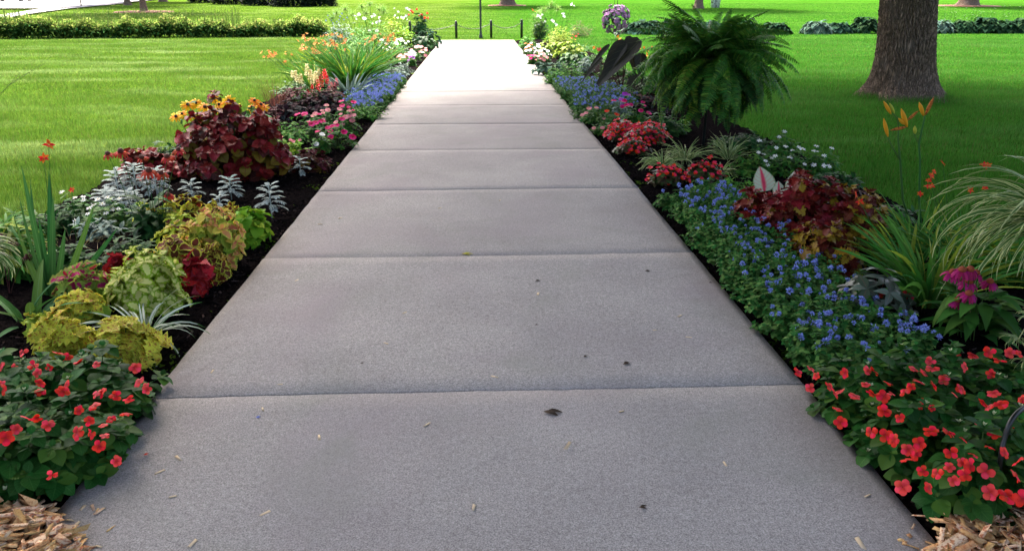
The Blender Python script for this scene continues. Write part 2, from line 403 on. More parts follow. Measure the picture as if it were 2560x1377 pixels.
# ---- dark soil of the beds
m_soil, nt, b, out = nmat('dark mulch soil')
P = pos_node(nt)
c = mixc(nt, rngmap(nt, noise(nt, 40, 5, .7, P), .35, .65), (.003, .0026, .003), (.014, .011, .011))
c = mixc(nt, rngmap(nt, noise(nt, 95, 3, .6, P), .62, .72, 0, .6), c, (.035, .027, .026))
finish(nt, b, out, c, 1.0, 0, 0.0, (noise(nt, 70, 5, .75, P), 1.0, .02))
def soil(name, sgn):
    x = np.concatenate([np.linspace(PW + .004, PW + .5, 22), np.linspace(PW + .54, BED + .1, 26)]); y = np.concatenate([np.arange(-.6, 9, .03), np.arange(9, PEND + .3, .09)])
    X, Y = np.meshgrid(x, y); r = rng_(11 if sgn > 0 else 12)
    Z = -.045 + .05 * np.clip((X - PW) / .9, 0, 1) + .007 * r.normal(0, 1, X.shape) + .012 * np.sin(X * 9 + np.sin(Y * 4)) * np.sin(Y * 7)
    Z[:, -1] = -.07; Z[:, 0] = -.05
    V = np.stack([X * sgn, Y, Z], -1).reshape(-1, 3); nx, ny = len(x), len(y)
    i = np.arange(ny - 1)[:, None] * nx + np.arange(nx - 1)[None]
    tag(mesh_obj(name, [(V, np.stack([i, i + 1, i + nx + 1, i + nx], -1).reshape(-1, 4), V[:, :2], m_soil)], smooth=True), kind='structure')
soil('flower_bed_soil', -1); soil('flower_bed_soil', 1)

# shards: slivers of bark or wood lying about
def shards(n, xy, z, Lr, Wr, Tr, mat, rng, tilt=.3):
    a = rng.uniform(0, 2 * np.pi, n); L = rng.uniform(*Lr, n) / 2; W = rng.uniform(*Wr, n) / 2; T = rng.uniform(*Tr, n) / 2
    cube = np.array([(x, y, z_) for z_ in (-1, 1) for y in (-1, 1) for x in (-1, 1)], float)
    c = cube[None] * np.stack([L, W, T], 1)[:, None]
    c = c * (1 + rng.uniform(-.35, .35, (n, 8, 1)) * np.array([1, 1, 0]))
    c[:, :, 2] += (c[:, :, 0] ** 2) * rng.normal(0, 6, (n, 1))
    p, r = rng.normal(0, tilt, n), rng.normal(0, tilt, n)
    def rot(V, ang, i, j):
        ca, sa = np.cos(ang)[:, None], np.sin(ang)[:, None]; A, B = V[..., i].copy(), V[..., j].copy()
        V[..., i] = ca * A - sa * B; V[..., j] = sa * A + ca * B
    rot(c, p, 0, 2); rot(c, r, 1, 2); rot(c, a, 0, 1)
    c += np.concatenate([xy, np.broadcast_to(np.asarray(z, float), n)[:, None]], 1)[:, None]
    f = np.array([(0, 2, 3, 1), (4, 5, 7, 6), (0, 1, 5, 4), (2, 6, 7, 3), (0, 4, 6, 2), (1, 3, 7, 5)])
    return (c.reshape(-1, 3), (f[None] + (np.arange(n) * 8)[:, None, None]).reshape(-1, 4), np.zeros((n * 8, 2)), mat)
m_bark = leafmat('shredded dark bark', (.010, .008, .008), alt=(.045, .033, .03), altp=.08, var=.6, hue=.02, rough=1.0, trans=0, spec=.0)
for sgn in (-1, 1):
    r = rng_(20 + sgn); n = 9000
    x = PW + .02 + r.power(.8, n) * .9; y = 1.2 + 12 * r.uniform(0, 1, n) ** 1.5
    z = -.04 + .05 * np.clip((x - PW) / .9, 0, 1)
    tag(mesh_obj('bark_mulch', [shards(n, np.stack([x * sgn, y], 1), z, (.01, .05), (.003, .012), (.002, .006), m_bark, r, .45)]),
        'dark shredded bark mulch on the bed soil %s of the walk' % ('left' if sgn < 0 else 'right'), 'mulch', kind='stuff')
m_chip = leafmat('fresh wood chip', (.62, .36, .17), alt=(.74, .55, .33), altp=.4, spot=(.46, .20, .08), var=.4, hue=.02, rough=.8, trans=0, spec=.2)
m_chipbase = plain('chip litter', (.26, .12, .05), .95, var=.6, scale=60, bump=1)
def chips(sgn, lab):
    r = rng_(31 + sgn); n = 2600
    if sgn < 0: c = G(10, 1370); cx, cy, rx, ry = c.x - .38, c.y - .18, .66, .44
    else: c = G(2560, 1370); cx, cy, rx, ry = c.x + .16, c.y - .3, .58, .50
    a = r.uniform(0, 2 * np.pi, n); q = np.sqrt(r.uniform(0, 1, n))
    x = cx + rx * q * np.cos(a) * 1.0; y = cy + ry * q * np.sin(a)
    z = .012 + .05 * (1 - q ** 2) + r.uniform(-.01, .02, n)
    V = [lathe([(0.001, .05), (.3, .045), (.7, .02), (.97, -.03), (1.02, -.06)], m_chipbase, 40, (0, 0, 0))]
    v0, f0, u0, mm = V[0]; v0 = v0 * np.array([rx, ry, 1]) + np.array([cx, cy, -.012])
    ns = 170; a2 = r.uniform(0, 2 * np.pi, ns); q2 = 1 + np.abs(r.normal(0, .13, ns))
    xy2 = np.stack([cx + rx * q2 * np.cos(a2), cy + ry * q2 * np.sin(a2)], 1)
    o = mesh_obj('wood_chips', [(v0, f0, u0, mm), shards(n, np.stack([x, y], 1), z, (.02, .085), (.008, .026), (.002, .006), m_chip, r, .32),
                                shards(ns, xy2, np.where(np.abs(xy2[:, 0]) < PW, .004, -.0), (.012, .06), (.004, .014), (.002, .004), m_chip, r, .1)])
    tag(o, lab, 'wood chips', kind='stuff')
chips(-1, 'fresh tan wood chips heaped at the near left corner of the walk')
chips(1, 'fresh tan wood chips heaped at the near right corner of the walk')

# ---- street, side walk in the far left, on the rising lawn
def sheet(name, pts, mat, up):
    W = [GT(*p) for p in pts]; V = np.array([(p.x, p.y, th(p.y) + up) for p in W])
    me = bpy.data.meshes.new(name); me.from_pydata([tuple(v) for v in V], [], [list(range(len(V)))]); me.materials.append(mat); me.update()
    if me.polygons[0].normal.z < 0: me.flip_normals()
    o = bpy.data.objects.new(name, me); COL.objects.link(o); tag(o, kind='structure'); return o
m_road = plain('pale street paving', (.42, .40, .39), .9, var=.12, scale=1.5)
m_side = plain('side walk concrete', (.24, .235, .24), .9, var=.12, scale=2)
sheet('street', [(-500, 26), (96, 25.5), (164, 23.4), (309, 10.5), (396, 1.4), (430, -4), (-500, -4)], m_road, .14)
sheet('sidewalk', [(-300, 100), (0, 52), (96, 35.5), (175, 24.6), (315, 11), (330, 9), (96, 26.2), (0, 42), (-300, 78)], m_side, .10)
# ================================================================ TREES, HEDGES, FURNITURE
m_barkm, nt, b, out = nmat('tree bark')
tc = N(nt, 'ShaderNodeTexCoord'); mp = N(nt, 'ShaderNodeMapping'); lnk(nt, tc.outputs['Object'], mp.inputs[0]); mp.inputs['Scale'].default_value = (1, 1, .16)
vo = N(nt, 'ShaderNodeTexVoronoi', feature='DISTANCE_TO_EDGE'); vo.inputs['Scale'].default_value = 34
nzv = N(nt, 'ShaderNodeTexNoise'); nzv.inputs['Scale'].default_value = 9; nzv.inputs['Detail'].default_value = 4; lnk(nt, mp.outputs[0], nzv.inputs['Vector'])
va = N(nt, 'ShaderNodeMixRGB'); va.inputs[0].default_value = .07; lnk(nt, mp.outputs[0], va.inputs[1]); lnk(nt, nzv.outputs['Color'], va.inputs[2]); lnk(nt, va.outputs[0], vo.inputs['Vector'])
h = rngmap(nt, vo.outputs['Distance'], 0, .28)
n3 = noise(nt, 90, 4, .7)
c = mixc(nt, h, (.030, .019, .013), (.32, .215, .15))
c = mixc(nt, rngmap(nt, n3, .35, .7, 0, .6), c, (.38, .28, .205))
c = mixc(nt, rngmap(nt, noise(nt, 2.2, 3), .5, .75, 0, .4), c, (.26, .22, .19))
finish(nt, b, out, c, .92, 0, .15, (mth(nt, 'ADD', h, mth(nt, 'MULTIPLY', n3, .35)), 1.0, .03))
m_crown = leafmat('tree leaf', (.035, .085, .018), alt=(.055, .12, .02), altp=.4, var=.4, trans=.25)
m_crown2 = leafmat('dark conifer needles', (.010, .022, .012), alt=(.02, .038, .016), altp=.35, var=.5, trans=.05)

def trunk_part(rad, Hh, flare, fl, seed, rings=110, seg=200, lean=(0, 0)):
    r = rng_(seed); z = np.concatenate([np.linspace(-.12, min(2.2, Hh), int(rings * .8)), np.linspace(min(2.2, Hh) + .1, Hh, max(2, int(rings * .2)))])
    a = np.linspace(0, 2 * np.pi, seg, endpoint=False)
    A, Z = np.meshgrid(a, z); base = rad * (1 - .035 * np.clip(Z, 0, 99) / 1.0 * .6) + flare * np.exp(-np.clip(Z, -.12, 99) / fl)
    butt = 1 + .10 * np.exp(-np.clip(Z, 0, 9) / (fl * 1.3)) * (np.sin(3 * A + 1.1) + .7 * np.sin(5 * A + .4))
    rid = np.zeros_like(A)
    for k in range(5):
        ph = r.uniform(0, 6.28, 3); w_ = A * (30 + 9 * k) + 3.0 * np.sin(Z * (5 + 3 * k) + ph[0]) + 1.5 * np.sin(Z * 13 + A * 3 + ph[1]); rid += np.abs(np.sin(w_ / 2)) * .2
    rr = base * butt + (rid - .6) * .05 * (rad / .4) + .004 * r.normal(0, 1, A.shape) * (rad / .4)
    V = np.stack([rr * np.cos(A) + lean[0] * Z, rr * np.sin(A) + lean[1] * Z, Z], -1).reshape(-1, 3); m = len(z)
    i = np.arange(m - 1)[:, None] * seg; j = np.arange(seg)[None]; j2 = (j + 1) % seg
    F = np.stack([i + j, i + j2, i + seg + j2, i + seg + j], -1).reshape(-1, 4)
    return (V, F, np.zeros((len(V), 2)), m_barkm)
def crown_part(c, rx, ry, rz, n, size, seed, mat=None, clumps=60, thick=.5):
    """leaf clumps spread through an ellipsoid"""
    r = rng_(seed); d = norm(r.normal(0, 1, (clumps, 3))); q = r.uniform(thick, 1, clumps)[:, None]
    cc = d * q * np.array([rx, ry, rz]) * .88
    per = n // clumps; sp = (rx * ry * rz) ** (1 / 3) * .24
    P = np.repeat(cc, per, 0) + r.normal(0, 1, (clumps * per, 3)) * sp * np.array([1, 1, .55]) + np.array(c)
    k = len(P)
    return rib(P, r.uniform(0, 6.28, k), r.normal(-.2, .5, k), r.uniform(.6, 1.2, k) * size, r.uniform(.35, .6, k) * size * .55, .6, [.3, 1, .7, .1], mat or m_crown, cols=2)
def tree(name, loc, rad, Hh, label, cat='tree', flare=.1, fl=.25, seed=1, crown=(0, 0, 8, 4, 4, 3), n=3000, size=.35, limbs=7, rings=40, seg=60, group=None, clumps=60, thick=.5, lean=(0, 0)):
    t = thing(name, label, cat, loc, group); r = rng_(seed + 500)
    ps = [trunk_part(rad, Hh, flare, fl, seed, rings, seg, lean)]
    cx, cy, cz, rx, ry, rz = crown
    for k in range(limbs):
        a = k / limbs * 6.28 + r.uniform(-.3, .3); s = np.array([lean[0] * Hh, lean[1] * Hh, Hh * r.uniform(.8, .98)])
        e = np.array([cx + rx * .7 * math.cos(a), cy + ry * .7 * math.sin(a), cz + rz * r.uniform(-.3, .5)]); m_ = (s + e) / 2 + np.array([0, 0, .5])
        ps.append(tube([s, s * .6 + m_ * .4, m_, m_ * .4 + e * .6, e], [rad * .45, rad * .36, rad * .27, rad * .16, rad * .05], m_barkm, 9))
    mesh_obj('trunk', ps, t, smooth=False)
    mesh_obj('crown', [crown_part((cx, cy, cz), rx, ry, rz, n, size, seed + 9, clumps=clumps, thick=thick)], t)
    return t
# the big tree right of the walk, its wide crown over the near part of the garden
b0 = G(2258, 246, -.05)
tree('oak_tree', b0, .43, 4.6, 'massive oak with furrowed brown bark standing on the right lawn behind the lilies', flare=.31, fl=.26, seed=4,
     crown=(-3.5, -.1, 9.0, 9.7, 10.1, 2.6), n=62000, size=.42, limbs=9, rings=200, seg=420, lean=(-.115, 0), clumps=800, thick=.0)
# unseen tree added behind the camera, its crown blocks sky and shades the walk
tree('added_maple_tree', (-4.6, -3.6, -.05), .34, 4.2, 'unseen broad maple added behind the viewer, its crown shading the near walk', flare=.15, seed=8,
     crown=(3.4, 5.4, 8.2, 8.0, 7.0, 2.4), n=40000, size=.42, limbs=7, clumps=560, thick=.0)
far = [  # px, py(base), radius px width, label
    (1268, 15, 34, 'distant trunk standing in a thin reddish mulch ring behind the lamp post'),
    (2420, 16, 45, 'distant thick trunk in a red mulch oval at the upper right corner'),
    (360, 31, 15, 'slim brown trunk rising from red mulch behind the left border'),
    (319, 14, 14, 'dark trunk at the street edge left of the slim mulched one'),
    (407, 5, 16, 'most distant trunk left of the dark evergreen bushes'),
    (1746, 22, 20, 'grey trunk far behind the tall fern'),
]
m_ring = plain('red mulch', (.17, .065, .04), .95, var=.5, scale=12, bump=.6)
for k, (px, py, wpx, lab) in enumerate(far):
    g = GT(px, py); rad = wpx / 2 / FPX * g.y * 1.02 * .85
    tree('shade_tree', g, rad, 5.0, lab, flare=rad * .55, fl=.35, seed=30 + k, crown=(0, 0, 9, 5.5, 5.5, 3.2), n=2600, size=.8, limbs=6, clumps=50, group='shade trees on the far lawn')
    if k in (0, 1, 2):
        rr = (1.9, 2.9, 2.2)[k] ; V, F, U, m = lathe([(0.01, .10), (.6, .085), (.93, .05), (1.0, -.06)], m_ring, 36)
        V = V * np.array([rr, rr * .9, 1]); V[:, 2] += V[:, 1] * .018
        o = mesh_obj('mulch_ring', [(V, F, U, m)], loc=g); 
        tag(o, ('thin reddish mulch ring round the distant trunk behind the lamp post', 'red mulch oval round the thick trunk at the upper right', 'red mulch ring round the slim trunk behind the left border')[k], 'mulch ring', 'mulch rings round the trees')
# white-barked young tree behind the fern
m_birch, nt, b, out = nmat('white bark'); c = mixc(nt, rngmap(nt, noise(nt, 6, 4), .56, .62), (.62, .62, .6), (.08, .075, .07)); finish(nt, b, out, c, .7, 0)
g = GT(1787, 20); t = thing('birch_tree', 'white-barked birch far behind the tall fern', 'tree', g)
pp = []
for k, (dx, dy) in enumerate([(-.28, 0), (.05, .2), (.34, -.1)]):
    pp.append(tube([(dx * .5, dy * .5, -.1), (dx, dy, 1.5), (dx * 1.8, dy * 1.8, 3.5), (dx * 3, dy * 3, 6.5)], [.22, .18, .12, .05], m_birch, 12))
mesh_obj('trunk', pp, t, smooth=True); mesh_obj('crown', [crown_part((0, 0, 6.5), 2.6, 2.6, 2.6, 1600, .5, 77, clumps=40)], t)
# dark evergreen shrubs
for k, (px, py, wpx) in enumerate([(520, 7, 85), (590, 11, 105), (662, 14, 95), (735, 17, 100), (800, 16, 80)]):
    g = GT(px, py); rx = wpx / 2 / FPX * g.y * 1.05
    t = thing('evergreen_shrub', ('dark evergreen bush at the left end of the far row, nearest the distant trunks', 'second dark evergreen bush from the left in the far row', 'middle dark evergreen bush of the far row', 'fourth dark evergreen bush, low and wide, in the far row', 'dark evergreen bush at the right end of the far row, above the blue flowers')[k], 'shrub', g, 'evergreen bushes on the far lawn')
    mesh_obj('trunk', [tube([(0, 0, -.1), (0, 0, 1.6)], [.12, .06], m_barkm, 8)], t)
    r = rng_(60 + k); n = 5200; d = norm(r.normal(0, 1, (n, 3))); d[:, 2] = np.abs(d[:, 2]); q = r.uniform(.6, 1, (n, 1)) * (1 + .12 * np.sin(d[:, :1] * 7 + k) * np.sin(d[:, 2:] * 6))
    P = d * q * np.array([rx, rx * .8, 2.6]) + np.array([0, 0, .05])
    mesh_obj('foliage', [rib(P, np.arctan2(d[:, 1], d[:, 0]) + r.normal(0, .6, n), r.normal(.2, .5, n), r.uniform(.2, .4, n), .06, .5, [.5, 1, .1], m_crown2, cols=2)], t)

# ---- leafy border on the far left: one long hedge of pale-topped plants
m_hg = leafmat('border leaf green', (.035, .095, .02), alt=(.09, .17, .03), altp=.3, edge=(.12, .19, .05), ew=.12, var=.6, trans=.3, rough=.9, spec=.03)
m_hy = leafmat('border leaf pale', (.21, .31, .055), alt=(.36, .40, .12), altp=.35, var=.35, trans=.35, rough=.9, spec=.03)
m_stalk = leafmat('pale dry stalk', (.22, .28, .09), var=.3)
m_stalkg = leafmat('green stalk', (.045, .12, .025), var=.3)
A = GT(-60, 99); B = GT(810, 93)
t = thing('hedge', 'long low leafy border of green plants with pale flower stalks across the left lawn', 'hedge', A)
r = rng_(91); Lh = (B - A).length; u = np.array((B - A).normalized()); n = 26000
s = r.uniform(-.04, 1.0, n) * Lh; ht = .78 + .1 * np.sin(s * 1.1) + .09 * np.sin(s * 3.7) + .08 * np.sin(s * 8.3) - .16 * s / Lh; ht0 = ht
dq = r.uniform(-1, 1, n); cr = np.sqrt(np.clip(1 - dq ** 2 * .8, 0, 1)); hh = r.uniform(.05, 1, n) ** .7 * cr
pp = np.stack([s * u[0], s * u[1] + .55 + dq * .6, np.clip(hh * ht * 1.02, .03, 2)], 1)
yaw = r.uniform(0, 6.28, n) * .4 + np.where(dq < 0, -1.57, 1.57) * .6
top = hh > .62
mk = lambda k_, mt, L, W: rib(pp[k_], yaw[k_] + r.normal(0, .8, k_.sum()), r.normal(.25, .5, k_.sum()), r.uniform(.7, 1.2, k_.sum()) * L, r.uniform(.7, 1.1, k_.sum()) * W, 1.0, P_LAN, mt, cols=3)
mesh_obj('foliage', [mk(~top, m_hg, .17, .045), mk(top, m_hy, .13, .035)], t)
n = 700; s = r.uniform(0, 1, n) * Lh; x0 = np.stack([s * u[0], s * u[1] + .55 + r.uniform(-.4, .4, n), np.full(n, .4)], 1)
x1 = x0 + np.stack([r.normal(0, .05, n), r.normal(0, .05, n), r.uniform(.35, .8, n) * np.where(s / Lh < .75, 1, .5)], 1)
kk = 5; pb = np.repeat(x1, kk, 0) - np.array([0, 0, 1]) * r.uniform(0, .2, n * kk)[:, None]
mesh_obj('flower_stalks', [stems(x0, x1, .009, m_stalk), rib(pb, r.uniform(0, 6.28, n * kk), .4, .05, .014, .6, P_THIN, m_hy, cols=2)], t)

# ---- hosta clumps along the far right
m_hos = leafmat('blue green hosta leaf', (.022, .06, .035), edge=(.035, .08, .05), ew=.10, alt=(.014, .04, .02), altp=.4, var=.35, trans=.12, rough=.9, spec=.03)
m_hosw = leafmat('silvery hosta leaf', (.05, .10, .07), edge=(.11, .16, .12), ew=.2, var=.35, trans=.15, rough=.9, spec=.03)
m_hosd = leafmat('dark hosta leaf', (.012, .038, .015), alt=(.025, .065, .025), altp=.35, var=.4, trans=.1, rough=.9, spec=.03)
def hosta(name, label, loc, R_, Hh, n, mat, seed, group=None, cat='hosta', L=None, prof=P_HEART):
    t = thing(name, label, cat, loc, group); r = rng_(seed)
    a = r.uniform(0, 6.28, n); q = r.uniform(.15, 1, n) ** .6; L = L or R_ * .42
    p = np.stack([np.cos(a) * q * R_ * .7, np.sin(a) * q * R_ * .7, Hh * (.25 + .75 * (1 - q ** 2)) * r.uniform(.75, 1.1, n)], 1)
    mesh_obj('foliage', [rib(p, a + r.normal(0, .35, n), .5 - q * .7 + r.normal(0, .2, n), L * r.uniform(.7, 1.15, n), L * .33, 1.1, prof, mat, fold=.25, ruf=.04, rng=r), stems((0, 0, 0), p, .006, m_stalkg)], t)
    return t
hx = [(1610, 86, .75, .5, m_hos), (1690, 85, .7, .52, m_hos), (1765, 85, .65, .5, m_hos), (1850, 86, .65, .5, m_hos), (1935, 86, .6, .42, m_hosd), (2040, 86, .55, .5, m_hosw), (2095, 85, .5, .42, m_hos), (2160, 84, .55, .62, m_hosd),
      (2345, 84, .55, .5, m_hosw), (2405, 84, .5, .5, m_hosd), (2460, 84, .55, .62, m_hosd), (2505, 84, .5, .5, m_hosd), (2560, 84, .6, .6, m_hosd)]
hl = ['blue-green hosta clump just right of the purple flower ball', 'blue-green hosta clump between the purple flower ball and the tall fern', 'blue-green hosta clump half hidden at the left side of the tall fern', 'blue-green hosta clump hidden behind the tall fern', 'dark hosta clump at the right rim of the tall fern', 'silvery-edged hosta clump right of the tall fern', 'blue-green hosta clump midway between fern and oak', 'dark tall hosta clump touching the left side of the oak trunk',
      'silvery-edged hosta clump touching the right side of the oak trunk', 'dark hosta clump, second right of the oak', 'tallest dark hosta clump right of the oak', 'dark hosta clump, second from the right edge', 'dark hosta clump at the right edge of the far row']
for k, (px, py, R_, Hh, mt) in enumerate(hx):
    hosta('hosta_plant', hl[k], GT(px, py), R_ * 1.4, Hh * 1.1, 360, mt, 100 + k, 'hosta clumps along the far edge of the right lawn')
# white speckles of flowers behind the right row
m_wht = leafmat('white petal', (.72, .72, .68), var=.1, trans=.25, spec=.2)
t = thing('white_wildflowers', 'sparse white blossoms on thin stalks behind the dark hostas right of the oak', 'flowers', GT(2450, 78)); r = rng_(7); n = 60
p = np.stack([r.uniform(-2.3, 2.0, n), r.uniform(.2, 1.2, n), r.uniform(.5, 1.15, n)], 1); p0 = p.copy(); p0[:, 2] = 0
mesh_obj('stalks', [stems(p0, p, .006, m_stalkg)], t); mesh_obj('blossoms', [rib(np.repeat(p, 4, 0), r.uniform(0, 6.28, n * 4), .3, .04, .016, .5, P_THIN, m_wht, cols=2)], t)

# ---- bollards and chain, lamp post, signpost pole
m_blk = plain('black painted iron', (.012, .014, .013), .35)
m_grn = plain('dark green painted post', (.035, .045, .038), .45)
def bollard(px, top, bot, lab):
    g = GT(px, bot); Hh = AT(px, top, g.y).z - g.z
    t = thing('bollard', lab, 'bollard', g, 'black chain bollards at the end of the walk')
    mesh_obj('post', [lathe([(.001, -.1), (.05, -.1), (.05, Hh - .06), (.043, Hh - .05), (.043, Hh - .035), (.05, Hh - .03), (.048, Hh - .01), (.03, Hh), (.001, Hh + .002)], m_blk, 16)], t, smooth=True)
    mesh_obj('chain_ring', [tube([(.05 * math.cos(a) + (.0), -.055, Hh - .1 + .025 * math.sin(a)) for a in np.linspace(0, 6.28, 9)], .007, m_blk, 5)], t)
    return g, Hh
bl = [bollard(1026, 53, 97, 'black bollard hidden behind the flowers at the left end of the chain'), bollard(1141, 53, 97, 'black bollard, left of the lamp post, at the end of the walk'), bollard(1228, 51, 96, 'black bollard just right of the lamp post at the end of the walk'), bollard(1304, 49, 96, 'black bollard at the right corner of the walk end beside the flowers')]
cl = ['left', 'middle', 'right']
for k in range(3):
    a, b_ = bl[k], bl[k + 1]; p0 = Vector((a[0].x, a[0].y - .055, a[0].z + a[1] - .12)); p1 = Vector((b_[0].x, b_[0].y - .055, b_[0].z + b_[1] - .12))
    nl = 44; ps = []
    for q in range(nl):
        f = q / (nl - 1); c = p0.lerp(p1, f); c.z -= .2 * 4 * f * (1 - f); ps.append(c)
    V = []
    for q in range(nl - 1):
        c = (ps[q] + ps[q + 1]) / 2; d = (ps[q + 1] - ps[q]).normalized(); s_ = Vector((0, 0, 1)) if q % 2 else Vector((0, 1, 0)); h_ = (ps[q + 1] - ps[q]).length * .72
        V.append(tube([c - d * h_, c - d * h_ * .6 + s_ * .012, c + d * h_ * .6 + s_ * .012, c + d * h_, c + d * h_ * .6 - s_ * .012, c - d * h_ * .6 - s_ * .012, c - d * h_], .006, m_blk, 4, False))
    tag(mesh_obj('chain', V), 'sagging black chain, %s span between the bollards behind the walk' % cl[k], 'chain', 'chains between the bollards')
g = GT(1202, 97); t = thing('lamp_post', 'slender dark post standing on the grass between two bollards at the walk end', 'lamp post', g)
mesh_obj('pole', [lathe([(.001, -.1), (.075, -.1), (.075, .1), (.05, .16), (.042, .3), (.04, 3.4), (.055, 3.42), (.055, 3.5), (.001, 3.5)], m_grn, 16)], t, smooth=True)
mesh_obj('lamp_head', [lathe([(.001, 3.5), (.1, 3.52), (.17, 3.8), (.19, 3.82), (.12, 3.95), (.02, 4.05), (.001, 4.1)], m_grn, 16)], t, smooth=True)
g = GT(204, 19); t = thing('signpost', 'thin dark pole standing at the street edge beyond the left border', 'signpost', g)
mesh_obj('pole', [tube([(0, 0, -.1), (0, 0, 2.9)], .05 * g.y / 62, m_blk, 10)], t); mesh_obj('sign_plate', [box((0, -.06, 2.6), (.45, .01, .6), plain('sign white', (.6, .6, .6)))], t)

# ---- parked cars, only their wheels and sills reach into the picture
m_tyre = plain('tyre rubber', (.02, .02, .02), .8); m_rim = plain('alloy', (.45, .45, .46), .35, .8); m_glass = plain('car glass', (.02, .025, .03), .08)
def car(px, py, col, lab, nm):
    g = GT(px, py); t = thing('parked_car', lab, 'car', (g.x, g.y, g.z + .12), 'cars parked along the street'); Y0 = 0
    pm = plain(nm, col, .25)
    prof = [(-2.2, .45), (-2.2, .85), (-1.95, .98), (-1.55, 1.02), (-1.15, 1.5), (.6, 1.55), (1.3, 1.05), (2.05, .92), (2.25, .75), (2.25, .4)]
    n = len(prof); V = np.array([(x, y * (.9 if z < 1.2 else .74), z) for y in (-1, 1) for x, z in prof]); lo = np.array([(x, y * .9, .32) for y in (-1, 1) for x, z in prof])
    V = np.concatenate([V, lo]); F = [(i, i + 1, n + i + 1, n + i) for i in range(n - 1)] + [(2 * n + i, 2 * n + i + 1, i + 1, i) for i in range(n - 1)] + [(n + i, n + i + 1, 3 * n + i + 1, 3 * n + i) for i in range(n - 1)] + [(2 * n + i, 3 * n + i, 3 * n + i + 1, 2 * n + i + 1) for i in range(n - 1)]
    F += [(0, n, 3 * n, 2 * n), (n - 1, 2 * n - 1, 4 * n - 1, 3 * n - 1)]
    mesh_obj('body', [(V, np.array(F), np.zeros((4 * n, 2)), pm)], t)
    mesh_obj('window', [box((-.25, -.80, 1.24), (1.75, .04, .34), m_glass)], t); mesh_obj('window', [box((-.25, .80, 1.24), (1.75, .04, .34), m_glass)], t)
    for x in (-1.4, 1.4):
        for y in (-.82, .82):
            w_ = mesh_obj('wheel', [xf(lathe([(.2, -.1), (.3, -.11), (.34, -.08), (.34, .08), (.3, .11), (.2, .1)], m_tyre, 24), Matrix.Rotation(R(90), 4, 'X'))], t, (x, y, .34), smooth=True)
            mesh_obj('rim', [xf(lathe([(.001, -.08), (.1, -.1), (.2, -.09), (.2, .09), (.1, .1), (.001, .08)], m_rim, 12), Matrix.Rotation(R(90), 4, 'X'))], w_)
car(30, 6.5, (.02, .02, .024), 'black car parked at the upper left corner of the photo', 'black car paint')
car(262, 2.2, (.09, .012, .02), 'dark red car parked on the street right of the black one', 'dark red car paint')
# ================================================================ PLANT BUILDERS
m_stem = leafmat('green stem', (.05, .12, .03), var=.25)
m_stemd = leafmat('dark red stem', (.09, .03, .03), var=.3)
def dome(n, Rx, Ry, Hh, rng, low=.05, jit=.1):
    i = np.arange(n) + .5; cz = 1 - i / n * (1 - low); ph = i * 2.39996 + rng.uniform(0, 6.28)
    sz = np.sqrt(np.clip(1 - cz ** 2, 0, 1)); q = rng.uniform(1 - 2.2 * jit, 1 + jit, n)
    w0 = rng.uniform(0, 6.28, 3); q = q * (1 + .11 * np.sin(2 * ph + w0[0]) * sz + .10 * np.sin(3 * ph + w0[1] + 2 * cz) + .06 * np.sin(5 * ph + w0[2]) * sz)
    p = np.stack([np.cos(ph) * sz * Rx * q, np.sin(ph) * sz * Ry * q, (.1 + .9 * cz) * Hh * q], 1)
    p += rng.normal(0, jit * .35 * min(Rx, Hh), (n, 3)); p[:, 2] = np.clip(p[:, 2], .02, None)
    nn = norm(p * np.array([1 / Rx ** 2, 1 / Ry ** 2, 1.6 / Hh ** 2]) + np.array([0, 0, .8 / Hh]))
    return p, nn
def rosettes(p, nn, k, L, W, elev, bend, prof, mat, rng, jl=.2, je=.2, **kw):
    n = len(p); P = np.repeat(p, k, 0); NN = np.repeat(nn, k, 0)
    ref = np.where(np.abs(NN[:, 2:3]) < .9, [[0, 0, 1.0]], [[1.0, 0, 0]])
    T1 = norm(np.cross(NN, ref)); T2 = np.cross(NN, T1)
    a = np.tile(np.arange(k) * 2 * np.pi / k, n) + np.repeat(rng.uniform(0, 6.28, n), k) + rng.normal(0, .15, n * k)
    h0 = np.cos(a)[:, None] * T1 + np.sin(a)[:, None] * T2; e = elev + rng.normal(0, je, n * k)
    h = np.cos(e)[:, None] * h0 + np.sin(e)[:, None] * NN; up = -np.sin(e)[:, None] * h0 + np.cos(e)[:, None] * NN
    s = rng.uniform(1 - jl, 1 + jl, n * k)
    return ribF(P, h, up, L * s, W * s, bend + rng.normal(0, .15, n * k), prof, mat, rng=rng, **kw)
def hmean(c): return c

def coleus(label, px, py, wpx, hm, top, low=None, n=34, L=.09, W=.036, prof=P_SER, seed=0, cat='coleus', group=None, name='coleus_plant', scatter=1.0, depth=1.0, X=None):
    """bushy plant of leaf rosettes: px,py = foot in the photo, wpx = width there, hm = height in metres"""
    loc = G(px, py, -.02) if X is None else X; s = ppm(py) if X is None else 1; Rr = wpx / 2 / s - L * .45
    t = thing(name, label, cat, loc, group); r = rng_(1000 + seed)
    p, nn = dome(n, Rr, Rr * depth, hm - .02, r, jit=.17 * scatter)
    low = low or top
    up_ = nn[:, 2] > .25; pl = p * .82
    A = [rosettes(p + nn * .012, nn, 4, L * .6, W * .62, .55, .5, prof, top, r, fold=.32, ruf=.10, je=.35, jl=.3),
         rosettes(p, nn, 4, L, W, .12, .8, prof, top, r, fold=.3, ruf=.10, je=.38, jl=.3),
         rosettes(p - nn * .035, nn, 4, L * 1.08, W * 1.1, -.1, .8, prof, low, r, fold=.28, ruf=.10, je=.4, jl=.3),
         rosettes(pl[n // 3:], nn[n // 3:], 4, L * 1.05, W * 1.1, -.15, .8, prof, low, r, fold=.28, ruf=.10, je=.4, jl=.3),
         stems((0, 0, 0), p, .004, m_stem)]
    mesh_obj('foliage', A, t); return t
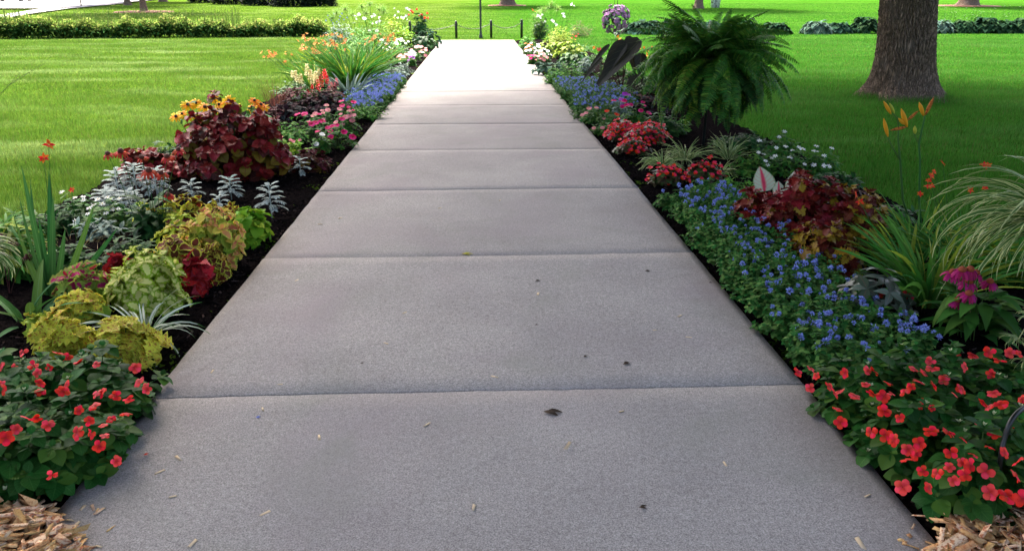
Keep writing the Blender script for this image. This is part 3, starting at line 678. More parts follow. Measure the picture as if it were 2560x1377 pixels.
def ppm(py): return FPX * (py + 10) / 3229.0 * 1.0       # pixels per metre at a foot row

# flowers (facing +Z, at the origin)
def face_m(nrm, loc, sc=1.0, spin=0.0):
    q = Vector(nrm).normalized().to_track_quat('Z', 'Y'); return Matrix.Translation(Vector(loc)) @ q.to_matrix().to_4x4() @ Matrix.Rotation(spin, 4, 'Z') @ Matrix.Scale(sc, 4)
def ring(k, L, W, elev, bend, prof, mat, r0=0.0, z=0.0, off=0.0, rng=None, jit=.0, **kw):
    a = np.arange(k) * 2 * np.pi / k + off + (rng.normal(0, jit, k) if rng is not None else 0)
    b_ = np.stack([np.cos(a) * r0, np.sin(a) * r0, np.full(k, z)], 1)
    return rib(b_, a, elev + (rng.normal(0, jit, k) if rng is not None else 0), L, W, bend, prof, mat, rng=rng, **kw)
P_IMP = [.2, .65, .95, 1.08, .95, .45]
P_PET = [.3, .6, .9, 1.05, .9]
def flower_mesh(kind, *m, seed=0):
    """flower shapes by kind; m: petal material (and centre material)"""
    r = rng_(seed)
    if kind == 'impatiens': ps = [ring(5, .0245, .0102, .3, .75, P_IMP, m[0], .001, 0, rng=r, jit=.22, fold=-.3, ruf=.12)]
    elif kind == 'petunia': ps = [ring(5, .033, .0195, .38, .55, P_PET, m[0], .002, -.006, rng=r, jit=.08, fold=.05, ruf=.06)]
    elif kind == 'star': ps = [ring(7, .028, .0062, .05, .2, P_RAY, m[0], .002, 0, rng=r, jit=.1), lathe([(.0005, .006), (.004, .005), (.005, 0)], m[1], 8)]
    elif kind == 'begonia': ps = [ring(4, .016, .010, .3, .2, P_OV, m[0], .001, 0, rng=r, jit=.2), ring(3, .012, .007, .8, .3, P_OV, m[0], .001, .004, off=.5, rng=r, jit=.3)]
    elif kind == 'ageratum':
        n = 46; d = norm(r.normal(0, 1, (n, 3)) + np.array([0, 0, .8])); up = norm(np.cross(d, r.normal(0, 1, (n, 3))))
        ps = [ribF(d * .008 + np.array([0, 0, .004]), d, up, r.uniform(.008, .013, n), .0028, .3, P_THIN, m[0], cols=2)]
    elif kind == 'lily': ps = [ring(6, .085, .014, 1.0, 1.5, P_LAN + [], m[0], .004, 0, rng=r, jit=.15, fold=.2)]
    elif kind == 'small_lily': ps = [ring(6, .026, .007, .4, .6, P_LAN, m[0], .002, 0, rng=r, jit=.15)]
    elif kind == 'white': ps = [ring(4, .05, .026, .5, .6, P_OV, m[0], .002, 0, rng=r, jit=.25)]
    elif kind == 'geranium':
        n = 26; d = norm(r.normal(0, 1, (n, 3)) + np.array([0, 0, .5])); up = norm(np.cross(d, r.normal(0, 1, (n, 3))))
        ps = [ribF(d * .03, up, d, .03, .016, .3, P_OV, m[0])]
    elif kind == 'plume':
        n = 110; q = r.uniform(0, 1, n); a = r.uniform(0, 6.28, n); rr = .022 * (1 - q) ** .7 + .004
        p = np.stack([np.cos(a) * rr, np.sin(a) * rr, -.02 + q * .13], 1); ps = [rib(p, a, .9, .022, .008, .6, P_OV, m[0], cols=2)]
    return ps
_fl = {}
def flowers_on(t, kind, mats, pts, nrms, rng, sc=1.0, name='flower', var=.15, nvar=4, key=None, label=None):
    """each blossom is a part; blossoms of one sort share a few meshes"""
    key = key or (kind,) + tuple(m.name for m in mats)
    if key not in _fl: _fl[key] = []
    L = _fl[key]; out = []
    for i, (p, n_) in enumerate(zip(pts, nrms)):
        if len(L) < nvar:
            o = mesh_obj(name, flower_mesh(kind, *mats, seed=len(L) + 3), t); L.append(o.data)
        else:
            o = bpy.data.objects.new(name, L[int(rng.integers(len(L)))]); COL.objects.link(o); o.parent = t
        o.matrix_local = face_m(n_, p, sc * (1 + var * rng.normal()), rng.uniform(0, 6.28))
        if label: o['label'] = label
        out.append(o)
    return out

def daisy(t, loc, nrm, petal, cone, rng, R_=.045, k=13, droop=1.1, cone_h=.02, cone_r=.014, elev=.1, stem_from=None):
    M = face_m(nrm, loc, 1 + .1 * rng.normal(), rng.uniform(0, 6))
    o = mesh_obj('flower', [ring(k, R_, R_ * .17, elev, droop, P_RAY, petal, cone_r * .7, 0, rng=rng, jit=.1, fold=.1)], t); o.matrix_local = M
    mesh_obj('cone', [lathe([(.001, cone_h), (cone_r * .5, cone_h * .93), (cone_r * .88, cone_h * .6), (cone_r, cone_h * .25), (cone_r * .9, -.002), (.001, -.003)], cone, 12)], o)
    if stem_from is not None: return
def arc_stems(a, b, r, mat, bow=.12, seg=6, rng=None):
    """curved stems from a to b leaving the ground more upright"""
    out = []
    for p, q in zip(a, b):
        p = np.array(p, float); q = np.array(q, float); c = np.array([p[0] * .65 + q[0] * .35, p[1] * .65 + q[1] * .35, p[2] * .4 + q[2] * .6])
        f = np.linspace(0, 1, seg)[:, None]; out.append(tube((1 - f) ** 2 * p + 2 * f * (1 - f) * c + f ** 2 * q, np.linspace(r, r * .7, seg), mat, 5, False))
    return out
def blade_clump(n, L, W, spread, bend, mat, r, base_r=.05, prof=P_BLADE, fold=.3, pitch=1.35, pj=.18, yaw=None, aspect=1.0):
    a = r.uniform(0, 6.28, n) if yaw is None else yaw + r.normal(0, spread, n)
    q = base_r * np.sqrt(r.uniform(0, 1, n)); b_ = np.stack([np.cos(a) * q, np.sin(a) * q * aspect, np.zeros(n)], 1)
    return rib(b_, a + r.normal(0, .25, n), np.clip(pitch - np.abs(r.normal(0, pj, n)), .1, 1.55), L * r.uniform(.65, 1.1, n), W * r.uniform(.7, 1.15, n), np.abs(bend * r.uniform(.5, 1.3, n)), prof, mat, fold=fold, roll=r.normal(0, .75, n))
m_var = leafmat('striped ribbon leaf', (.07, .16, .035), edge=(.52, .56, .25), ew=.36, var=.18, hue=.012, rough=.35, trans=.25)
m_varw = leafmat('white striped leaf', (.60, .64, .52), edge=(.06, .15, .035), ew=.36, var=.15, hue=.01, rough=.35, trans=.25)
def spider(label, px, py, n, L, W, seed, name='spider_plant', mat=None, pitch=1.2, bend=2.0, cat='spider plant', group=None, z=-.02, loc=None, pj=.35, base_r=.02):
    t = thing(name, label, cat, loc or G(px, py, z), group); r = rng_(2000 + seed)
    mesh_obj('foliage', [blade_clump(n, L, W, 3, bend, mat or m_varw, r, base_r, [.8, 1, 1, .9, .8, .66, .5, .32, .05], .25, pitch, pj)], t); return t
# silver dusty miller: each leaf a midrib with side lobes
m_silver = leafmat('silver felted leaf', (.30, .36, .33), alt=(.42, .47, .44), altp=.4, var=.2, hue=.01, rough=.8, trans=.1)
def miller(label, px, py, hm, seed, n=16, L=.12, wpx=None, group='silver dusty millers'):
    t = thing('dusty_miller', label, 'dusty miller', G(px, py, -.02), group); r = rng_(3000 + seed)
    q = np.linspace(0, 1, n) ; a = np.arange(n) * 2.4 + r.uniform(0, 6)
    base = np.stack([np.cos(a) * .01, np.sin(a) * .01, hm * (.35 + .55 * q)], 1)
    hd = np.stack([np.cos(a), np.sin(a), 0 * a], 1); pit = .15 + .8 * q; z = np.array([[0, 0, 1.0]])
    h = hd * np.cos(pit)[:, None] + z * np.sin(pit)[:, None]; up = -hd * np.sin(pit)[:, None] + z * np.cos(pit)[:, None]
    Ls = L * (1.1 - .45 * q); parts = [ribF(base, h, up, Ls, .0035, .9, [1, 1, 1, 1, .6], m_silver, cols=2), tube([(0, 0, 0), (0, 0, hm * .95)], [.005, .004], m_silver, 5)]
    for sg in (-1, 1):
        B, Hh_, U_, LL = [], [], [], []
        for f in (.3, .45, .6, .75, .88, .98):
            ang = -.9 * f; px_ = (np.sin(.9 * f) / .9); pz_ = -(1 - math.cos(.9 * f)) / .9
            pos = base + (h * px_ + up * pz_) * Ls[:, None]; tn = h * math.cos(ang) + up * math.sin(ang); no = -h * math.sin(ang) + up * math.cos(ang)
            side = np.cross(no, tn) * sg; B.append(pos); Hh_.append(tn * .55 + side * .85); U_.append(no); LL.append(Ls * (.36 - .22 * abs(f - .6)))
        parts.append(ribF(np.concatenate(B), np.concatenate(Hh_), np.concatenate(U_), np.concatenate(LL), .0052, .3, [.4, .5, 1.0, .6, .2], m_silver, cols=2))
    mesh_obj('foliage', parts, t); return t

# petal colours
c_imp = [leafmat('coral petal', (.92, .028, .018), along=(.55, .010, .008), var=.2, hue=.012, rough=.5, trans=.3, spec=.2),
         leafmat('pink coral petal', (.92, .06, .06), along=(.60, .02, .02), var=.2, hue=.012, rough=.5, trans=.3, spec=.2)]
m_impleaf = leafmat('impatiens leaf', (.021, .080, .012), vein=(.04, .12, .022), vw=.05, alt=(.045, .12, .016), altp=.3, var=.45, hue=.02, rough=.55, trans=.2, spec=.1)
m_bud = leafmat('pale bud', (.45, .48, .28), var=.2)
c_blue = leafmat('violet blue floss', (.24, .30, .70), alt=(.34, .40, .80), altp=.4, var=.25, hue=.015, rough=.8, trans=.2, spec=.1)
m_ageleaf = leafmat('ageratum leaf', (.042, .13, .024), alt=(.075, .19, .04), altp=.4, var=.45, rough=.7, spec=.08, trans=.22)
c_yel = leafmat('golden petal', (.90, .50, .01), along=(.85, .36, .01), var=.12, rough=.5, trans=.3)
m_brown = plain('dark flower cone', (.035, .015, .012), .8, var=.5, scale=300, bump=.5)
c_coral = leafmat('coneflower red petal', (.50, .045, .025), var=.25, hue=.015, trans=.25)
m_cone = plain('rusty flower cone', (.10, .022, .012), .7, var=.6, scale=260, bump=.6)
c_mag = leafmat('coneflower magenta petal', (.42, .02, .14), var=.25, hue=.02, trans=.25)
m_oran = plain('orange flower cone', (.30, .055, .015), .7, var=.6, scale=260, bump=.6)
c_pink = leafmat('hot pink petal', (.72, .02, .22), along=(.6, .01, .12), var=.15, hue=.02, trans=.3)
c_lpink = leafmat('light pink petal', (.80, .30, .33), var=.15, hue=.02, trans=.3)
c_purp = leafmat('purple petal', (.36, .05, .5), var=.2, trans=.3)
c_red = leafmat('red petal', (.72, .012, .012), alt=(.80, .06, .04), altp=.5, var=.2, trans=.25, rough=.4)
c_white = leafmat('clean white petal', (.82, .82, .78), var=.06, trans=.25, spec=.2)
c_cream = leafmat('cream petal', (.78, .72, .42), var=.1, trans=.25)
c_org = leafmat('orange petal', (.80, .19, .012), alt=(.85, .33, .02), altp=.4, var=.15, trans=.3)
c_rorg = leafmat('red orange petal', (.72, .10, .02), var=.2, trans=.3)
c_peach = leafmat('faded yellow petal', (.75, .42, .10), alt=(.8, .30, .08), altp=.4, var=.2, trans=.3)
m_yc = plain('yellow flower eye', (.65, .45, .03), .6)
# leaves
m_burg = leafmat('burgundy coleus leaf', (.13, .008, .010), alt=(.20, .018, .014), altp=.4, vein=(.24, .03, .03), vw=.05, var=.5, hue=.012, rough=.42, trans=.22)
m_burgd = leafmat('olive burgundy leaf', (.045, .008, .008), alt=(.17, .13, .015), altp=.45, vein=(.12, .03, .02), vw=.05, var=.4, hue=.02, rough=.45, trans=.2)
m_burgg = leafmat('gold and burgundy lobed leaf', (.10, .009, .010), alt=(.30, .21, .015), altp=.5, vein=(.17, .05, .02), vw=.05, var=.4, hue=.02, rough=.45, trans=.2)
m_gold = leafmat('gold mottled coleus leaf', (.58, .54, .05), spot=(.30, .11, .025), edge=(.52, .56, .06), ew=.18, var=.25, hue=.015, trans=.25)
m_chart = leafmat('chartreuse coleus leaf', (.62, .62, .20), edge=(.24, .36, .02), ew=.42, var=.2, hue=.012, trans=.28)
m_choc = leafmat('maroon leaf with yellow rim', (.12, .02, .012), edge=(.58, .54, .06), ew=.28, alt=(.30, .29, .035), altp=.3, var=.25, trans=.22)
m_crim = leafmat('crimson coleus leaf', (.36, .008, .022), edge=(.20, .015, .018), ew=.12, alt=(.28, .02, .02), altp=.35, vein=(.42, .05, .06), vw=.05, var=.25, hue=.008, trans=.2)
m_pkc = leafmat('green leaf with pink heart', (.42, .02, .09), edge=(.25, .34, .05), ew=.5, var=.25, trans=.25)
m_pkc2 = leafmat('yellow green leaf', (.30, .40, .04), edge=(.40, .48, .07), ew=.2, var=.25, trans=.25)
m_peachl = leafmat('peach yellow coleus leaf', (.58, .20, .09), edge=(.55, .52, .07), ew=.3, alt=(.52, .46, .06), altp=.35, var=.25, trans=.25)
m_lime = leafmat('lime leaf', (.17, .34, .02), alt=(.24, .42, .03), altp=.4, var=.25, trans=.28)
m_mar = leafmat('dark maroon leaf', (.045, .010, .012), alt=(.08, .015, .015), altp=.35, var=.4, rough=.7, spec=.08, trans=.12)
m_heu = leafmat('slate leaf with dark veins', (.04, .052, .05), vein=(.014, .008, .01), vw=.14, edge=(.02, .01, .013), ew=.3, alt=(.03, .012, .016), altp=.5, var=.4, rough=.8, spec=.05, trans=.1)
m_grn = leafmat('mid green leaf', (.038, .125, .018), alt=(.06, .17, .025), altp=.35, var=.35, trans=.25)
m_grnd = leafmat('deep green leaf', (.022, .075, .018), alt=(.035, .11, .025), altp=.35, var=.4, trans=.2)
m_fine = leafmat('fresh fine green leaf', (.08, .24, .03), alt=(.11, .30, .04), altp=.4, var=.3, trans=.3)
m_begl = leafmat('bronze begonia leaf', (.05, .035, .018), alt=(.035, .07, .02), altp=.4, var=.35, rough=.3, trans=.15)
m_iris = leafmat('sword leaf', (.05, .15, .032), vein=(.09, .21, .06), vw=.12, alt=(.07, .18, .03), altp=.3, var=.25, trans=.25)
m_irisg = leafmat('grassy green leaf', (.075, .215, .03), alt=(.19, .30, .03), altp=.22, var=.3, trans=.28)
m_grey = leafmat('grey green leaf', (.16, .23, .19), var=.3, trans=.15)
m_dry = leafmat('dry grass', (.20, .15, .07), alt=(.10, .15, .04), altp=.4, var=.4, trans=.2)
m_ear = leafmat('black elephant ear', (.020, .019, .012), vein=(.05, .05, .025), vw=.05, alt=(.024, .034, .012), altp=.5, var=.3, rough=.5, trans=.2, spec=.25)
m_cal = leafmat('white caladium leaf', (.44, .50, .36), vein=(.60, .05, .12), vw=.2, edge=(.10, .2, .06), ew=.08, var=.08, trans=.3)
m_hosy = leafmat('gold hosta leaf', (.30, .40, .05), edge=(.10, .22, .03), ew=.2, var=.25, trans=.25)
m_nimp = leafmat('bronze green pointed leaf', (.035, .06, .035), vein=(.12, .06, .05), vw=.06, alt=(.09, .13, .10), altp=.3, var=.3, rough=.35, trans=.1, spec=.45)
# ================================================================ MASSED BEDDING
def poly_pts(poly, gap, seed):
    P = np.array([tuple(G(*q))[:2] for q in poly]); r = rng_(seed); lo, hi = P.min(0), P.max(0); out = []
    def inside(x, y):
        c = False
        for i in range(len(P)):
            (x1, y1), (x2, y2) = P[i], P[i - 1]
            if (y1 > y) != (y2 > y) and x < (x2 - x1) * (y - y1) / (y2 - y1) + x1: c = not c
        return c
    for _ in range(6000):
        q = r.uniform(lo, hi)
        if inside(*q) and all((q[0] - o[0]) ** 2 + (q[1] - o[1]) ** 2 > gap ** 2 for o in out): out.append(q)
    return out
def mass(pts, builder, nvar, name, label, cat, group):
    """first nvar plants are built, the rest copy a foliage mesh"""
    vs, plants = [], []
    for i, q in enumerate(pts):
        t = thing(name, label, cat, (q[0], q[1], -.015), group)
        if i < nvar: vs.append(mesh_obj('foliage', builder(i), t).data)
        else:
            o = bpy.data.objects.new('foliage', vs[i % nvar]); COL.objects.link(o); o.parent = t; o.rotation_euler[2] = i * 1.7; o.scale = (1, 1, .9 + .2 * ((i * 37) % 10) / 10)
        plants.append(t)
    return plants
def imp_foliage(i):
    r = rng_(400 + i); p, nn = dome(34, .165, .165, .23, r, low=0.0, jit=.14); nn = norm(nn + np.array([0, 0, .9]))
    pb, nb = p[::4] + nn[::4] * .015, nn[::4]
    return [rosettes(p, nn, 6, .058, .0235, .12, .6, P_OV, m_impleaf, r, jl=.3, je=.25, fold=.22), rosettes(p * .8, nn, 5, .062, .026, -.1, .6, P_OV, m_impleaf, r, jl=.3, fold=.2),
            rosettes(p + nn * .01, nn, 3, .03, .012, .7, .5, P_OV, m_impleaf, r, jl=.3, fold=.3), rosettes(pb, nb, 4, .014, .004, 1.2, .4, P_OV, m_bud, r), stems((0, 0, 0), p, .0035, m_stem)]
def age_foliage(i):
    r = rng_(430 + i); p, nn = dome(62, .15, .15, .17, r, low=0.0, jit=.17); nn = norm(nn + np.array([0, 0, .7]))
    return [rosettes(p, nn, 6, .026, .0095, .15, .6, P_OV, m_ageleaf, r, jl=.3, je=.4, fold=.15), rosettes(p * .87, nn, 5, .028, .011, 0, .6, P_OV, m_ageleaf, r, jl=.3, je=.3, fold=.15), rosettes(p * .7, nn, 5, .034, .014, 0, .6, P_OV, m_ageleaf, r, jl=.3, je=.3, fold=.15), stems((0, 0, 0), p, .003, m_stem)]
def attach(plants, pts, kind, mats, seed, sc, tilt=.5, stem=None, nv=4, lift=0.0):
    """give each blossom to the nearest plant"""
    r = rng_(seed); L = np.array([tuple(t.location) for t in plants]); by = {}
    for p in pts:
        i = int(np.argmin(((L[:, :2] - np.array(p)[:2]) ** 2).sum(1))); by.setdefault(i, []).append(np.array(p) - L[i])
    for i, ps in by.items():
        ps = np.array(ps); nr = np.stack([r.normal(0, tilt, len(ps)), -.45 + r.normal(0, tilt, len(ps)), np.ones(len(ps))], 1); nr[:, :2] += ps[:, :2] * 1.5
        mt = mats[int(r.integers(len(mats)))] if isinstance(mats, list) else mats
        for q in range(len(ps)):
            mt = mats[int(r.integers(len(mats)))] if isinstance(mats, list) else mats
            flowers_on(plants[i], kind, mt, ps[q:q + 1], nr[q:q + 1], r, sc, nvar=nv)
# coral impatiens, left and right
IMPL = poly_pts([(-260, 1030), (30, 1015), (260, 1010), (300, 1005), (262, 1070), (222, 1130), (160, 1195), (50, 1215), (-260, 1230)], .165, 1)
IMPR = poly_pts([(2075, 1015), (2150, 1020), (2300, 1025), (2420, 995), (2640, 985), (2900, 1040), (2900, 1300), (2560, 1270), (2440, 1265), (2290, 1190), (2210, 1110), (2130, 1050)], .165, 2)
pl_l = mass(IMPL, imp_foliage, 6, 'impatiens_plant', 'coral red impatiens in the dense mass at the near left corner beside wood chips', 'impatiens', 'coral impatiens massed left of the walk')
pl_r = mass(IMPR, imp_foliage, 6, 'impatiens_plant', 'coral red impatiens in the dense mass at the near right between walk and hook', 'impatiens', 'coral impatiens massed right of the walk')
print('impatiens', len(pl_l), len(pl_r))
def crop(L, x0, y0, s): return [(x0 + a / s, y0 + b_ / s) for a, b_ in L]
FL = crop([(150, 75), (215, 155), (240, 205), (5, 165), (85, 180), (5, 280), (265, 327), (435, 280), (262, 272), (378, 75), (440, 105), (515, 135), (628, 150), (885, 172), (905, 262), (950, 295), (960, 315), (625, 342), (665, 335), (755, 355), (843, 378), (613, 418), (512, 448), (820, 470), (725, 508), (582, 520), (180, 500), (240, 503), (675, 548), (503, 597), (592, 605), (40, 630), (105, 572), (647, 680), (757, 780), (335, 873), (315, 545), (685, 612), (410, 325), (320, 170), (20, 320)], 0, 850, 2.613)
FR = crop([(90, 202), (175, 180), (210, 225), (170, 303), (400, 207), (295, 295), (335, 345), (365, 325), (545, 190), (590, 195), (845, 182), (680, 270), (535, 280), (460, 355), (575, 343), (650, 360), (350, 440), (370, 530), (970, 180), (955, 128), (915, 205), (880, 260), (790, 330), (830, 295), (1045, 250), (980, 290), (1185, 170), (1130, 95), (1235, 90), (1340, 68), (1410, 125), (1480, 75), (1355, 215), (1160, 310), (1120, 350), (1370, 340), (890, 425), (968, 435), (655, 455), (757, 500), (570, 590), (1340, 430), (1420, 410), (1300, 400), (1265, 527), (960, 585), (1080, 595), (1175, 640), (665, 615), (715, 645), (885, 670), (805, 705), (805, 770), (1090, 725), (1240, 740), (1345, 690), (1440, 725), (1515, 545), (1375, 600), (905, 845), (1000, 860), (1165, 790), (1215, 805), (1180, 870), (1110, 910), (1320, 845), (775, 950), (950, 955), (1345, 985), (1460, 1010), (1525, 790), (1520, 875), (1555, 1025), (700, 340), (1540, 80), (860, 740), (1560, 380), (930, 400), (1080, 820)], 1960, 850, 2.613)
r = rng_(77)
FR += [(x, y) for x, y in zip(r.uniform(2570, 2840, 26), r.uniform(920, 1270, 26))]
FL += [(x, y) for x, y in zip(r.uniform(-240, -10, 14), r.uniform(930, 1200, 14))]
attach(pl_l, [G(x, y + 3, .235) for x, y in FL], 'impatiens', [(c_imp[0],), (c_imp[1],), (c_imp[0],)], 5, .85, tilt=.7, nv=14)
attach(pl_r, [G(x, y + 3, .235) for x, y in FR], 'impatiens', [(c_imp[0],), (c_imp[1],), (c_imp[0],)], 6, .85, tilt=.7, nv=14)
# blue ageratum
AG1 = poly_pts([(1685, 520), (1765, 495), (1860, 530), (1980, 600), (1990, 680), (2100, 715), (2110, 790), (2260, 850), (2285, 905), (2210, 950), (2085, 935), (1990, 865), (1915, 780), (1838, 690), (1760, 600)], .15, 3)
AG2 = poly_pts([(1400, 215), (1470, 212), (1560, 245), (1600, 275), (1520, 295), (1450, 285), (1425, 255)], .19, 4)
AG3 = poly_pts([(960, 205), (1003, 205), (985, 235), (955, 270), (905, 290), (868, 262), (905, 232)], .19, 5)
pa1 = mass(AG1, age_foliage, 6, 'ageratum_plant', 'low blue ageratum in the long drift right of the walk before the burgundy coleus', 'ageratum', 'blue ageratum drift at the near right')
pa2 = mass(AG2, age_foliage, 3, 'ageratum_plant', 'low blue ageratum in the patch right of the walk, left of the black elephant ear', 'ageratum', 'blue ageratum patch at the far right')
pa3 = mass(AG3, age_foliage, 3, 'ageratum_plant', 'low blue ageratum in the patch left of the walk, below the tall daylily blades', 'ageratum', 'blue ageratum patch at the far left')
def heads(plants, per, seed, sc, zt=.175):
    r = rng_(seed)
    for t in plants:
        n = max(1, int(r.poisson(per))); a = r.uniform(0, 6.28, n); q = .13 * np.sqrt(r.uniform(0, 1, n))
        p = np.stack([np.cos(a) * q, np.sin(a) * q, zt * (1 - .35 * (q / .13) ** 2) + r.uniform(.0, .02, n)], 1)
        flowers_on(t, 'ageratum', (c_blue,), p, np.stack([r.normal(0, .3, n), r.normal(-.2, .3, n), np.ones(n)], 1), r, sc, name='flower_head', var=.22)
heads(pa1, 8, 8, .82); heads(pa2, 8, 9, 1.0); heads(pa3, 13, 10, 1.15)
print('ageratum', len(AG1), len(AG2), len(AG3))

# ================================================================ LEFT BED, near to far
coleus('gold coleus mottled with brown, left one of the two just behind the left impatiens', 165, 890, 150, .23, m_gold, n=15, L=.105, W=.04, prof=P_LOB, seed=1, group='coleus plants of the left bed')
coleus('gold coleus mottled with brown, right one of the two, next to the walk', 315, 905, 170, .20, m_gold, n=17, L=.105, W=.042, prof=P_LOB, seed=2, group='coleus plants of the left bed')
coleus('small gold coleus left of the near spider plant, behind the mottled pair', 215, 800, 120, .17, m_gold, m_pkc2, n=12, L=.09, W=.036, seed=3, group='coleus plants of the left bed')
spider('arching green and white spider plant at the walk edge left of the black soil strip', 365, 855, 46, .36, .011, 4, pitch=1.35, bend=1.9)
coleus('pale chartreuse coleus mound behind the near spider plant', 380, 770, 195, .30, m_chart, n=42, L=.085, W=.027, prof=P_SER, seed=5, group='coleus plants of the left bed')
coleus('green and yellow coleus with pink hearts, left of the chartreuse mound', 225, 760, 150, .24, m_pkc, m_pkc2, n=15, L=.085, W=.036, seed=6, group='coleus plants of the left bed')
coleus('maroon coleus with yellow rims, right behind the chartreuse mound', 455, 705, 175, .30, m_choc, n=28, L=.075, W=.03, prof=P_OV, seed=7, group='coleus plants of the left bed')
coleus('small crimson coleus at the walk edge right of the chartreuse mound', 488, 728, 82, .20, m_crim, n=8, L=.105, W=.036, prof=P_LAN, seed=8, group='coleus plants of the left bed')
coleus('small crimson coleus half hidden behind the pale chartreuse mound', 300, 690, 50, .14, m_crim, n=5, L=.085, W=.034, seed=9, group='coleus plants of the left bed')
coleus('peach and yellow coleus above the maroon one with yellow rims', 545, 665, 150, .34, m_peachl, m_pkc2, n=34, L=.07, W=.027, seed=10, group='coleus plants of the left bed')
coleus('yellow green coleus left of the peach one', 465, 640, 130, .26, m_pkc2, n=16, L=.085, W=.034, seed=11, group='coleus plants of the left bed')
coleus('small coleus with brown leaves rimmed yellow below the silver millers', 495, 605, 130, .30, m_choc, m_gold, n=13, L=.08, W=.034, prof=P_OV, seed=12, group='coleus plants of the left bed')
coleus('lime green leafy plant at the walk edge right of the peach coleus', 630, 605, 110, .24, m_lime, n=13, L=.08, W=.04, prof=P_HEART, seed=13, group='coleus plants of the left bed')
# sword leaves
t = thing('gladiolus', 'upright sword-leaved gladiolus clump at the left frame edge', 'gladiolus', G(125, 745, -.02)); r = rng_(41)
n = 11; yaw = np.where(r.uniform(0, 1, n) < .5, 0.1, 3.2) + r.normal(0, .25, n)
ln = np.array([.02, -.12, .10, -.22, .20, -.05, .55, .06, -.38, .32, .78]); mesh_obj('foliage', [ribF(np.stack([np.linspace(-.05, .05, n) * 0 + ln * .08, r.normal(0, .02, n), 0 * ln], 1), np.stack([np.sin(ln), r.normal(0, .1, n), np.cos(ln)], 1), np.stack([.5 * np.sign(ln), -1 + 0 * ln, 0 * ln], 1), np.array([.74, .66, .70, .5, .58, .60, .6, .45, .42, .4, .5]), .017, np.abs(ln) * .5 + .1, P_BLADE, m_iris, fold=.3)], t)
t = thing('gladiolus', 'low broad sword-leaved clump below the upright gladiolus at the left', 'gladiolus', G(78, 815, -.02)); r = rng_(42)
n = 10; mesh_obj('foliage', [rib(np.stack([r.normal(0, .02, n), r.normal(0, .02, n), np.zeros(n)], 1), np.linspace(-.3, 6.0, n), np.linspace(.5, 1.35, n)[np.array([3, 8, 2, 6, 1, 9, 4, 0, 7, 5])], r.uniform(.22, .42, n), .024, .7, P_BLADE, m_iris, fold=.3)], t)
# hanging striped plants at both frame edges
def hanging(label, X, seed, n, L, zp=.95, bendf=2.3):
    t = thing('hanging_spider_plant', label, 'hanging plant', X); r = rng_(seed)
    mesh_obj('pot', [lathe([(.001, -.16), (.09, -.16), (.13, 0), (.135, 0), (.125, -.02), (.001, -.03)], plain('green plastic pot', (.03, .06, .035), .4), 24)], t, smooth=True)
    a = r.uniform(0, 6.28, n)
    mesh_obj('foliage', [rib(np.stack([np.cos(a) * .05, np.sin(a) * .05, np.full(n, -.01)], 1), a, np.clip(r.normal(1.0, .35, n), .1, 1.5), L * r.uniform(.6, 1.15, n), .0115 * r.uniform(.6, 1.3, n), r.uniform(1.7, 2.7, n) * bendf / 2.3, [.7, 1, 1, 1, .95, .85, .75, .6, .45, .25, .04], m_var, fold=.25, roll=r.normal(0, .8, n))], t)
    return t
def runner(t, pts, seed, tufts):
    """a dangling runner with small plantlets"""
    r = rng_(seed); X = t.location; P = [Vector(p) - X for p in pts]
    o = mesh_obj('runner', [tube(P, .0022, leafmat('straw runner', (.5, .48, .22), var=.1), 5)], t)
    for k in tufts:
        n = 16; mesh_obj('plantlet', [blade_clump(n, .085, .0035, 3, 1.9, m_var, r, .003, pitch=1.0, pj=.6)], o, P[k])
tl = hanging('green and white striped spider plant spilling in at the left frame edge', AT(-95, 640, 3.55) , 51, 110, .27)
X = AT(2660, 585, 3.45); tr = hanging('large arching green and white striped plant in a hanging pot at the right frame edge', X, 52, 260, .66)
runner(tr, [AT(2655, 640, 3.3), AT(2600, 700, 3.1), AT(2580, 790, 3.0), AT(2545, 850, 2.95)], 3, [2, 3])
runner(tr, [AT(2655, 640, 3.3), AT(2630, 760, 2.9), AT(2560, 900, 2.7), AT(2530, 985, 2.65), AT(2515, 1060, 2.6)], 4, [2, 3, 4])
# the pots hang from shepherd hooks
def hook(label, pts):
    g = pts[0]; t = thing('shepherd_hook', label, 'plant hook', g)
    P = [Vector(p) - g for p in pts]; Q = []
    for i in range(len(P) - 1):
        p0 = P[max(0, i - 1)]; p1 = P[i]; p2 = P[i + 1]; p3 = P[min(len(P) - 1, i + 2)]
        for f in np.linspace(0, 1, 7)[:-1]:
            Q.append(.5 * ((2 * p1) + (p2 - p0) * f + (2 * p0 - 5 * p1 + 4 * p2 - p3) * f * f + (3 * p1 - p0 - 3 * p2 + p3) * f ** 3))
    Q.append(P[-1]); mesh_obj('rod', [tube(Q, .008, m_blk, 10)], t, smooth=True); return t
Yh = G(2492, 1285, -.02).y
hook('black wrought iron plant hook rising from the right impatiens', [G(2492, 1285, -.02), AT(2500, 1160, Yh), AT(2510, 1100, Yh + .02), AT(2532, 1045, Yh + .04), AT(2575, 1010, Yh + .1), AT(2660, 970, Yh + .3), AT(2720, 800, Yh + .7), AT(2720, 500, Yh + 1.0), AT(2705, 150, X.y + .03), AT(2680, 90, X.y), AT(2655, 130, X.y), AT(2660, 200, X.y)])
a = X; tag(mesh_obj('pot_hanger', [tube([AT(2660, 200, X.y), a + Vector((math.cos(q) * .13, math.sin(q) * .13, 0))], .002, m_blk, 4) for q in (.5, 2.6, 4.7)]), 'thin wire hanger of the striped plant at the right frame edge', 'hanger')
